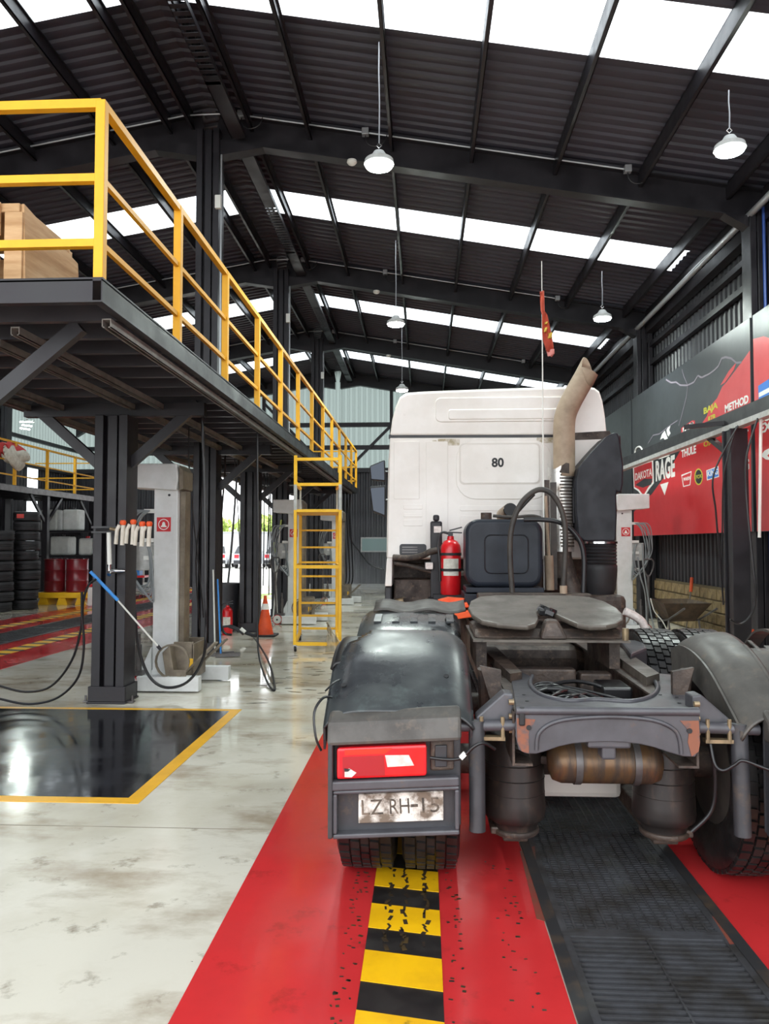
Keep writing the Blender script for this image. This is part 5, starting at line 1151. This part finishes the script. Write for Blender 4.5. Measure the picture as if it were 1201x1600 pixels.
    if full:
        px0, px1 = x0+.125, x0+.485
        pp = sl(px0, px1, 3.295, 3.308, .425, .548, 'number_plate', 'plate_white', .004)
        for (t_, u0, u1) in (('LZ', .04, .29), ('RH', .37, .6), ('15', .75, .95)):
            text('plate_characters', t_, .1, M_PL, ((px0+(u0+u1)/2*.36), 3.294, T(px0+(u0+u1)/2*.36, .492)), (1,0,.055), (-.055,0,1), pp, extrude=.0006, width=(u1-u0)*.36, height=.062)
        text('plate_characters', '-', .1, M_PL, (px0+.66*.36, 3.294, T(px0+.66*.36, .492)), (1,0,.055), (-.055,0,1), pp, extrude=.0006, width=.03, height=.012)
    else:
        sl(xa+.06, xa+.42, 3.295, 3.308, .42, .55, 'blank_holder', 'grime', .01)
    return r
M_PL = M('plate_letter', '3a332d', '6e6053', scale=16, rough=.7, lo=.45, hi=.6)
tail(-.405, .155, 1, True); tail(1.42, 1.96, -1, False)
for s, xt in ((-1, .225), (1, 1.33)):
    q = MB(); q.tube([(xt, 3.36, .84), (xt, 3.34, .38)], .035, 14); q.build('guard_tube', 'flap_black', TR, smooth=40)
    q = MB(); q.tube([(xt-s*(-.08), 3.36, .815), (xt-s*.3, 3.36, .825)], .024, 12); q.build('cross_tube', 'frame_grey', TR, smooth=40)
    xi = .385 if s < 0 else 1.145
    q = MB(); q.prism([(xi, 3.38, .95), (xi, 3.38, .80), (xi+s*.16, 3.38, .80), (xi+s*.16, 3.38, .85), (xi+s*.04, 3.38, .955)], (0,.1,0)); bk = q.build('guard_bracket', 'frame_grey', TR, bevel=.008)
    for dx in (.05, .14):
        q = MB(); q.tube([(xi+s*dx, 3.345, .86), (xi+s*dx, 3.345, .765)], .009, 8); q.build('clamp_bolt', 'brass', bk)
    q = MB(); q.b(min(xi+s*.04, xi+s*.16), max(xi+s*.04, xi+s*.16), 3.34, 3.38, .76, .775); q.build('clamp_bar', 'brass', bk)
    for z in (.92, .86, .80): q = MB(); q.cyl((xi+s*.0, 3.36, z), (xi+s*.022, 3.36, z), .012, n=8); q.build('hex_bolt', 'brass', bk)
    q = MB(); q.prism([(xi+s*.12, 3.7, 1.02), (xi+s*.02, 3.7, 1.0), (xi+s*.02, 3.7, .85), (xi+s*.06, 3.7, .82)], (0,.03,0)); q.tube([(xi+s*.1, 3.75, 1.0), (xi+s*.08, 3.85, .6)], .03, 10); q.build('shock_absorber', 'grime', TR)
q = MB(); q.tube(spline([(1.2,3.33,.76),(1.21,3.31,.68),(1.24,3.3,.66),(1.28,3.28,.69),(1.31,3.27,.71),(1.4,3.26,.68),(1.52,3.25,.65),(1.65,3.25,.7)], 5), .007, 8); q.build('lamp_cable', 'wire', TR, smooth=60)
q = MB(); q.tube(spline([(1.22,3.4,.75),(1.25,3.42,.6),(1.24,3.44,.45),(1.16,3.46,.35)], 5), .009, 8); q.build('brake_hose', 'wire', TR, smooth=60)
# ================================================================== CAB
YC = 8.7
def cz(px, py, Y=YC): return atY(px, py, Y)
outl = [(612,874),(603,874),(604,800),(606,720),(609,680),(612,655),(617,635),(624,619),(634,612),(660,610),(760,606),(860,603),(915,602),(930,604),(938,610),(943,625),(947,650),(950,690),(952,760),(953,874),(900,874),(800,874),(700,874)]
q = MB(); pl = [cz(*p) for p in outl]; q.prism([p+Vector((0,.04,0)) for p in pl], (0, 2.0, 0)); cab = q.build('cab_shell', 'cab_white', TR, bevel=.035, seg=4)
# slightly smaller raised rear skin in two sheets with the seam between them
def inset(pts, k):
    c = sum(pts, Vector())/len(pts); return [c+(p-c)*k for p in pts]
up = [cz(*p) for p in ((609,680),(613,655),(618,636),(625,621),(636,615),(660,613),(760,609),(860,606),(915,605),(929,607),(936,613),(941,627),(945,650),(948,679))]
q = MB(); q.prism(up, (0,.045,0)); us = q.build('roof_skin', 'cab_white', cab, bevel=.02, seg=3)
lowp = [cz(*p) for p in ((605,872),(606,800),(608,720),(609,684),(948,683),(950,760),(951,872),(690,872))]
q = MB(); q.prism(lowp, (0,.042,0)); ls_ = q.build('rear_skin', 'cab_white', cab, bevel=.012, seg=2)
q = MB(); q.prism([cz(*p)+Vector((0,.012,0)) for p in ((607,679),(949,678),(949,684),(607,685))], (0,.03,0)); q.build('roof_seam', 'black_plastic', cab)
q = MB(); q.prism([cz(*p)+Vector((0,-.006,0)) for p in ((885,677),(952,673),(955,680),(950,686),(886,688))], (0,.02,0)); q.build('seam_sealant', 'grime', cab, bevel=.004)
q = MB(); q.prism([cz(*p)+Vector((0,.0,0)) for p in ((601,916),(604,872),(613,872),(612,916))], (0,.9,0)); q.build('side_skirt', 'cab_white', cab, bevel=.01)
def panel(px0, py0, px1, py1, r, d, nm, mt, par, y=YC, bev=.008):
    a = cz(px0, py0, y); c = cz(px1, py1, y); w_, h_ = abs(c.x-a.x), abs(a.z-c.z); cx, c_z = (a.x+c.x)/2, (a.z+c.z)/2
    q = MB(); q.prism([(cx+u, y-d, c_z+v) for u, v in rrect(w_, h_, r)], (0, d, 0)); return q.build(nm, mt, par, bevel=bev, seg=3)
panel(680, 622, 890, 658, .06, .018, 'pressed_panel', 'cab_white', us, bev=.012)
panel(700, 640, 890, 655, .03, .03, 'pressed_step', 'cab_white', us, bev=.014)
pp = panel(712, 688, 862, 780, .22, .014, 'window_bulge', 'cab_white', ls_, bev=.012)
panel(719, 695, 842, 755, .05, .024, 'blanked_window', 'cab_white', ls_, bev=.006)
panel(717, 693, 844, 757, .055, .0165, 'window_gasket', 'dull_white', ls_, bev=.002)
for (a0, b0, c0, d0) in ((630, 788, 660, 796), (630, 802, 660, 808), (630, 812, 660, 822), (718, 790, 852, 798), (718, 806, 852, 850), (665, 690, 700, 860), (615, 690, 655, 780)): panel(a0, b0, c0, d0, .015, .008, 'pressed_rib', 'cab_white', ls_, bev=.004)
M('old_glue', 'a5997f', 'e0dad2', scale=14, rough=.8)
for (a0, b0, c0, d0) in ((675, 688, 682, 732), (684, 686, 718, 696), (838, 684, 865, 692)): panel(a0, b0, c0, d0, .01, .006, 'glue_residue', 'old_glue', ls_, bev=0)
text('cab_number', '80', .12, 'print_black', (cz(777, 723).x, YC-.0262, cz(777, 723).z), (1,0,0), (0,0,1), ls_, extrude=.001, width=.137, height=.108, bold=.004)
vt = panel(624, 850, 666, 868, .03, .02, 'air_vent', 'black_plastic', ls_, bev=.004)
for zz in (855, 859, 863): panel(628, zz-1, 652, zz+1, .003, .026, 'vent_slat', 'steel_grey', vt, bev=0)
# mirrors
M('mirror_dim_reflection', '34373c', rough=.06, metal=1)  # dark tint stands in for the reflection of dim surroundings
for (pts, lab) in ((((577,728),(601,718),(602,752),(579,750)), 'mirror_upper'), (((577,760),(602,758),(602,808),(582,800)), 'mirror_lower')):
    for s in (1, -1):
        P3 = [atY(px, py, 10.6) for px, py in pts]
        if s < 0: P3 = [Vector((2*.855-p.x, p.y, p.z)) for p in P3]
        q = MB(); q.prism(P3, (0,.1,0)); mi = q.build('mirror_housing', 'black_plastic', cab, bevel=.02, seg=3)
        c = sum(P3, Vector())/4; q = MB(); q.prism([c+(p-c)*.86+Vector((0,-.003,0)) for p in P3], (0,.002,0)); q.build('mirror_glass', 'mirror_dim_reflection', mi)
        q = MB(); q.tube([c+Vector((s*.03,.08,.0)), c+Vector((s*.36,.1,0))], .02, 8); q.build('mirror_arm', 'black_plastic', mi)
# windscreen end of the cab, bumper and steps stay hidden but exist
q = MB(); q.b(-.3, 1.98, 10.75, 10.8, 2.0, 2.9); q.build('windscreen', 'car_glass', cab); q = MB(); q.b(-.4, 2.08, 10.5, 10.9, .35, 1.1); q.build('front_bumper', 'cab_white', TR, bevel=.05)
# dark engine tunnel under the cab
q = MB(); q.b(-.38, 2.05, 9.3, 10.5, .95, 1.44); q.build('engine_bay', 'grime', TR)
q = MB(); q.b(.35, 1.3, 8.55, 9.9, .55, 1.3); q.build('engine_block', 'grime', TR, bevel=.05)
q = MB(); q.b(.4, 1.2, 5.75, 8.5, .5, .84); q.build('gearbox', 'grime', TR, bevel=.08)
q = MB(); q.tube([(.79, 5.4, .52), (.8, 5.8, .58)], .07, 12); q.build('drive_shaft', 'grime', TR, smooth=40)
for (a0, b0, c0, d0, yy, dep, nm, mt) in ((615, 905, 680, 960, 8.9, .3, 'step_bracket', 'grime'), (612, 880, 690, 905, 9.25, .1, 'inner_arch', 'grime'), (601, 916, 612, 955, 8.8, .5, 'side_fairing', 'black_plastic')):
    a = cz(a0, b0, yy); c = cz(c0, d0, yy); q = MB(); q.b(a.x, c.x, yy, yy+dep, c.z, a.z); q.build(nm, mt, TR, bevel=.02)
q = MB(); q.tube([cz(618,940,8.85), cz(630,938,8.85)], .035, 10); q.build('air_coupling', 'brass', TR, smooth=40)
# catwalk beam and bent arm holding the work lamp
q = MB(); q.tube(spline([cz(614,871,8.55), cz(640,872,8.5), cz(660,868,8.45), cz(672,862,8.4), cz(690,858,8.4)], 4), .035, 8); q.tube(spline([cz(616,880,8.55), cz(640,884,8.5), cz(668,892,8.45), cz(690,900,8.45)], 4), .022, 8); q.build('cab_support', 'grime', TR, smooth=50)
wl_ = panel(663, 878, 677, 890, .01, .06, 'work_lamp', 'black_plastic', TR, y=8.4); panel(664.5, 879, 676, 889, .008, .064, 'work_lamp_lens', 'lens_clear', wl_, y=8.4, bev=0)
for (x0_, x1_) in ((.0, .75), (1.2, 1.75)): q = MB(); q.b(x0_, x1_, 7.3, 8.5, .9, .96); q.build('catwalk', 'grime', TR)
q = MB(); q.b(.05, .5, 7.9, 8.5, .96, 1.02); q.b(.1, .45, 8.2, 8.45, 1.02, 1.06); q.build('extinguisher_shelf', 'steel_black', TR)
# extinguisher carrier plate
q = MB(); q.b(.07, .2, 8.42, 8.46, 1.0, 1.85); q.b(.1, .17, 8.42, 8.46, 1.85, 1.92); q.build('carrier_plate', 'steel_black', TR, bevel=.02)
q = MB(); c_ = cz(682, 828, 8.4); q.b(c_.x-.03, c_.x+.05, 8.39, 8.42, c_.z-.03, c_.z+.04); q.build('marker_lens', 'lens_clear', TR)
ex2 = copy_tree(ex); xx = cz(704, 930, 8.3).x; ex2.location = (xx, 8.28, 1.06); ex2.scale = (1.22, 1.22, 1.2); ex2['label'] = 'large red fire extinguisher strapped upright behind the truck cab'
for z in (.22, .36):
    MB().lathe([(.0905,z-.012),(.094,z-.012),(.094,z+.012),(.0905,z+.012)], n=24, closed=True).build('strap', 'black_rubber', ex2, world=False, smooth=40)
# orange straps bundle under the extinguisher
os_ = thing('strap_bundle', (.4, 7.6, .96), 'bundle of bright orange straps lying on the truck catwalk', 'straps')
STRAPS = [([(684,938),(700,934),(726,936),(716,944),(686,948)], 7.4), ([(684,954),(705,950),(730,942),(733,948),(700,957)], 7.3), ([(700,962),(725,955),(742,955),(738,964),(712,968)], 7.2), ([(690,944),(715,950),(738,948),(735,952),(695,950)], 7.5)]
for pts, yy in STRAPS:
    q = MB(); q.prism([cz(*p, yy) for p in pts], (0,.16,0)); q.build('strap', 'orange', os_, bevel=.006)
# ---------------- hydraulic tank
a = cz(727, 811, 7.55); c = cz(849, 918, 7.55); w_, h_ = c.x-a.x, a.z-c.z; cx, c_z = (a.x+c.x)/2, (a.z+c.z)/2
q = MB(); q.prism([(cx+u, 7.55, c_z+v) for u, v in rrect(w_, h_, .13, 6)], (0,.5,0)); ht = q.build('hydraulic_tank', 'hyd_tank', TR, bevel=.05, seg=4)
q = MB(); q.tube([(cx+u+.02, 7.548, c_z+v-.01) for u, v in rrect(w_*.56, h_*.56, .06, 5)]+[(cx+w_*.28+.02, 7.548, c_z+h_*.28-.07)], .007, 6); q.build('pressed_ring', 'black_plastic', ht, smooth=60)
q = MB(); p = cz(760, 806, 7.7); q.cyl((p.x, 7.75, a.z-.01), (p.x, 7.75, a.z+.07), .055, n=18); q.build('filler_cap', 'grime', ht, bevel=.006)
q = MB(); q.b(a.x, c.x, 7.5, 8.1, c.z-.05, c.z-.0); q.b(a.x-.02, c.x+.04, 7.45, 8.1, c.z-.16, c.z-.06); q.build('tank_cradle', 'hyd_tank', ht, bevel=.008)
q = MB(); q.b(a.x+.1, c.x-.1, 7.6, 8.0, .9, c.z-.16); q.build('tank_pedestal', 'grime', ht)
q = MB(); q.tube([cz(788,806,8.35), cz(797,797,8.0)], [.09,.075], 16, caps=False); q.tube([cz(788,806,8.35), cz(797,797,8.02)], [.06,.06], 16); o = q.build('breather_pipe', 'exhaust_tan', TR, smooth=40)
q = MB(); p = cz(797.5,796.5,7.99); dd_ = (cz(797,797,8.0)-cz(788,806,8.35)).normalized(); q.cyl(p, p+dd_*.004, .07, n=18); q.build('pipe_mouth', 'print_black', o)
# ---------------- exhaust, shield
path = [(881,745,8.35),(881,700,8.35),(881,665,8.35),(884,646,8.35),(892,627,8.34),(903,607,8.33),(914,588,8.32),(919,578,8.31)]
q = MB(); q.tube(spline([cz(px, py, Y) for px, py, Y in path], 4), .116, 24, caps=False); n_e = 24; L_ = len(q.v); ax = (cz(919,578,8.31)-cz(903,607,8.33)).normalized(); ce = sum((Vector(v) for v in q.v[-n_e:]), Vector())/n_e
for i_ in range(L_-n_e, L_):
    v_ = Vector(q.v[i_]); o_ = v_-ce; q.v[i_] = tuple(v_-ax*(o_.dot(Vector((.75,-.66,0)))*1.3+.02))
exh = q.build('exhaust_stack', 'exhaust_tan', TR, smooth=60); md = exh.modifiers.new('solid', 'SOLIDIFY'); md.thickness = .008
e1, e0 = cz(917,582,8.315), cz(910,594,8.32); dd_ = (e1-e0).normalized(); q = MB(); q.cyl(e1-dd_*.3, e1-dd_*.296, .1, n=24); q.build('stack_bore', 'print_black', exh)
zs0, zs1 = cz(877, 862, 8.3).z, cz(877, 726, 8.3).z; xs_ = cz(878, 800, 8.3).x
rows = []
for i in range(13):
    z = zs0+(zs1-zs0)*i/12; rows.append([(xs_+.135*math.cos(a), 8.38-.135*math.sin(a), z+(.05*math.sin(a*2) if i == 12 else 0)) for a in [math.pi*(-.1+1.2*k/20) for k in range(21)]])
q = MB().grid(rows); sh = q.build('heat_shield', 'shield_silver', TR, smooth=60, normals=False)
q = MB()
for i in range(24):
    for k in range(12):
        a = math.pi*(.08+.5*(k+.5*(i % 2))/12); z = zs0+.06+(zs1-zs0-.14)*i/23; n_ = Vector((math.cos(a), -math.sin(a), 0)); c = Vector((xs_, 8.38, z))+n_*.137; t_ = Vector((math.sin(a), math.cos(a), 0))
        q.add([c+t_*.011*math.cos(b)+Vector((0,0,.011*math.sin(b))) for b in [2*math.pi*j/6 for j in range(6)]], [tuple(range(6))])
ho = q.build('perforations', 'grime', sh, normals=False); ho['kind'] = 'stuff'
q = MB(); q.lathe([(.11,.02),(.11,.3),(.0,.3)], (xs_+.0, 8.38, zs0-.3), n=20); q.tube([(xs_, 8.38, zs0-.02), (xs_+.05, 8.36, zs0-.25), (xs_+.12, 8.34, zs0-.5), (xs_+.14, 8.34, .98)], [.1,.11,.12,.13], 16); q.build('exhaust_elbow', 'grime', TR, smooth=60)
q = MB(); p = cz(897,735,8.25); q.prism([cz(*t_, 8.235) for t_ in ((874,738),(878,727),(884,723),(889,724),(889,740))], (0,-.004,0)); q.build('scorch_patch', 'grime', sh)
# ---------------- air intake
ip = [(913,846),(903,838),(900,800),(899,751),(903,732),(912,720),(923,707),(935,694),(947,682),(956,677),(964,675),(968,684),(971,705),(974,729),(973,758),(970,770),(964,768),(963,775),(964,805),(962,846)]
q = MB(); q.prism([cz(*p, 8.12) for p in ip], (0,.42,0)); ai = q.build('air_intake', 'intake_black', TR, bevel=.045, seg=4)
q = MB(); q.b(cz(955,680,8.15).x, cz(972,680,8.15).x, 8.2, 8.6, cz(965,768,8.15).z-.02, cz(965,678,8.15).z); q.build('intake_grille', 'black_plastic', ai, bevel=.02)
xm_, zb0, zb1 = cz(937, 850, 8.3).x, cz(937, 884, 8.3).z, cz(937, 847, 8.3).z; prf = []; n_ = 7
for k in range(n_): z = zb1-(zb1-zb0)*k/n_; prf += [(.185, z), (.17, z-(zb1-zb0)/n_*.5)]
prf += [(.185, zb0), (.185, zb0-.05), (.18, zb0-.12), (.165, zb0-.25), (.12, zb0-.36), (.0, zb0-.38)]
q = MB(); q.lathe(prf, (xm_, 8.34, 0), n=30); q.build('intake_bellows', 'black_rubber', ai, smooth=50)
q = MB(); q.lathe([(.186,-.012),(.19,-.012),(.19,.012),(.186,.012)], (xm_, 8.34, zb1-.005), n=30, closed=True); q.build('hose_clamp', 'chrome', ai, smooth=40)
q = MB(); q.b(cz(893,760,8.3).x, cz(900,760,8.3).x, 8.25, 8.3, cz(893,818,8.3).z, cz(893,762,8.3).z); q.build('intake_bracket', 'steel_black', ai, bevel=.01)
q = MB(); q.b(1.6, 2.1, 8.1, 8.7, .5, zb0-.3); q.build('filter_housing', 'grime', TR, bevel=.06)
# ---------------- uprights and hoses behind the tank
q = MB(); a = cz(852, 750, 8.0); c = cz(860, 922, 8.0); q.b(a.x-.015, a.x+.04, 8.0, 8.04, c.z, a.z); q.build('hose_post', 'grime', TR); q = MB(); q.b(a.x+.06, a.x+.12, 8.05, 8.1, c.z, a.z-.02); q.build('hose_post', 'rim_dark', TR)
q = MB(); q.tube([cz(857, 868, 7.9), cz(859, 922, 7.9)], .045, 12); q.tube([cz(857, 868, 7.9), cz(852, 775, 7.95)], .016, 8); q.build('hydraulic_ram', 'exhaust_tan', TR, smooth=40)
def those(pts, Y, r, nm='coupling_hose', mt='hose_black'):
    q = MB(); q.tube(spline([cz(px, py, Y) for px, py in pts], 6), r, 10); return q.build(nm, mt, TR, smooth=60)
M('hose_dusty', '3f3934', '2d2a28', scale=8, rough=.6)
those([(800,926),(797,880),(797,840),(803,810),(815,785),(832,769),(847,765),(862,772),(875,792),(882,820),(883,860),(881,900),(879,928)], 7.25, .026, mt='hose_dusty')
those([(818,812),(845,812),(870,815),(890,826),(906,846),(912,870),(912,900),(911,926)], 7.35, .024)
those([(806,802),(815,792),(826,780),(834,772)], 7.4, .018); those([(770,806),(800,808),(830,806),(845,809)], 7.6, .016, 'tank_pipe', 'hose_dusty')
q = MB(); p = cz(880, 915, 7.25); q.cyl(p+Vector((0,0,-.12)), p, .035, n=12); q.build('hose_ferrule', 'exhaust_tan', TR, smooth=40)
q = MB(); q.b(.5, 1.55, 7.2, 7.4, .88, 1.14); q.build('hose_bulkhead', 'grime', TR, bevel=.02)
# ---------------- flag on its whip
fg = thing('flag', cz(849, 925, 7.9), 'torn red flag with yellow marks on a tall white whip behind the cab', 'flag')
q = MB(); a1, a2 = cz(850, 922, 7.95), cz(846, 408, 7.95); q.tube([a1, a1.lerp(a2, .5)+Vector((.0,0,0)), a2], [.009,.008,.004], 8); q.build('whip', 'white_plastic', fg, smooth=40)
M('flag_red', 'b5472f', 'a03a28', scale=8, rough=.85); M('flag_yellow', 'd6b24a', rough=.85); M('flag_pink', 'd98a83', rough=.85)
def cloth(pts, mt, nm, off=0):
    # two-column strip following left/right pixel edges, rippled in depth
    rows = []
    for i, (xl, xr, y) in enumerate(pts):
        row = []
        for k in range(6): p = cz(xl+(xr-xl)*k/5, y, 7.93-off); p.y += .02*math.sin(i*1.3+k*1.1); row.append(p)
        rows.append(row)
    q = MB().grid(rows); o = q.build(nm, mt, fg, smooth=70, normals=False); md = o.modifiers.new('solid', 'SOLIDIFY'); md.thickness = .003; return o
cloth([(843,849,455),(844,850,470),(845,851,485),(846,855,492),(846,857,505),(847,860,518),(848,863,530),(851,865,540),(853,865,550)], 'flag_red', 'cloth')
cloth([(852,865,546),(855,866,552),(856,862,557)], 'flag_pink', 'cloth_end', .002)
for (l, r_, t_, b_) in ((850,854,512,519),(856,862,520,529),(851,855,503,507)): cloth([(l,r_,t_),(l,r_,(t_+b_)/2),(l,r_,b_)], 'flag_yellow', 'yellow_mark', .026)
# things lying right of the fifth wheel
q = MB(); p = atY(1000, 963, 5.6); q.tube(spline([atY(975,955,5.6), atY(990,962,5.6), atY(1003,972,5.6), atY(1008,985,5.6)], 4), .03, 8); o = q.build('suzi_coupling', 'lens_clear', TR, smooth=60)
# ================================================================== STEAM at the back wall
sm = bpy.data.materials.new('steam'); sm.use_nodes = True; nt = sm.node_tree; N = nt.nodes; L = nt.links; N.remove(N['Principled BSDF'])
vs = N.new('ShaderNodeVolumeScatter'); vs.inputs['Color'].default_value = (.95,.96,1,1); vs.inputs['Anisotropy'].default_value = .2
tc = N.new('ShaderNodeTexCoord'); nz = N.new('ShaderNodeTexNoise'); nz.inputs['Scale'].default_value = .7; nz.inputs['Detail'].default_value = 3; L.new(tc.outputs['Object'], nz.inputs['Vector'])
sx = N.new('ShaderNodeSeparateXYZ'); L.new(tc.outputs['Object'], sx.inputs[0])
g1 = N.new('ShaderNodeMapRange'); g1.inputs[1].default_value = 2.6; g1.inputs[2].default_value = .3; L.new(sx.outputs[2], g1.inputs[0])
g2 = N.new('ShaderNodeMapRange'); g2.inputs[1].default_value = .35; g2.inputs[2].default_value = .65; L.new(nz.outputs[0], g2.inputs[0])
m1 = N.new('ShaderNodeMath'); m1.operation = 'MULTIPLY'; L.new(g1.outputs[0], m1.inputs[0]); L.new(g2.outputs[0], m1.inputs[1])
m2_ = N.new('ShaderNodeMath'); m2_.operation = 'MULTIPLY'; L.new(m1.outputs[0], m2_.inputs[0]); m2_.inputs[1].default_value = .22
L.new(m2_.outputs[0], vs.inputs['Density']); L.new(vs.outputs[0], N['Material Output'].inputs['Volume'])
so = MB().b(-2.6, 4.0, 23.5, 28.0, .02, 2.7).build('steam_cloud', sm); tag(so, 'thin white steam drifting along the foot of the back wall', 'steam', kind='stuff')
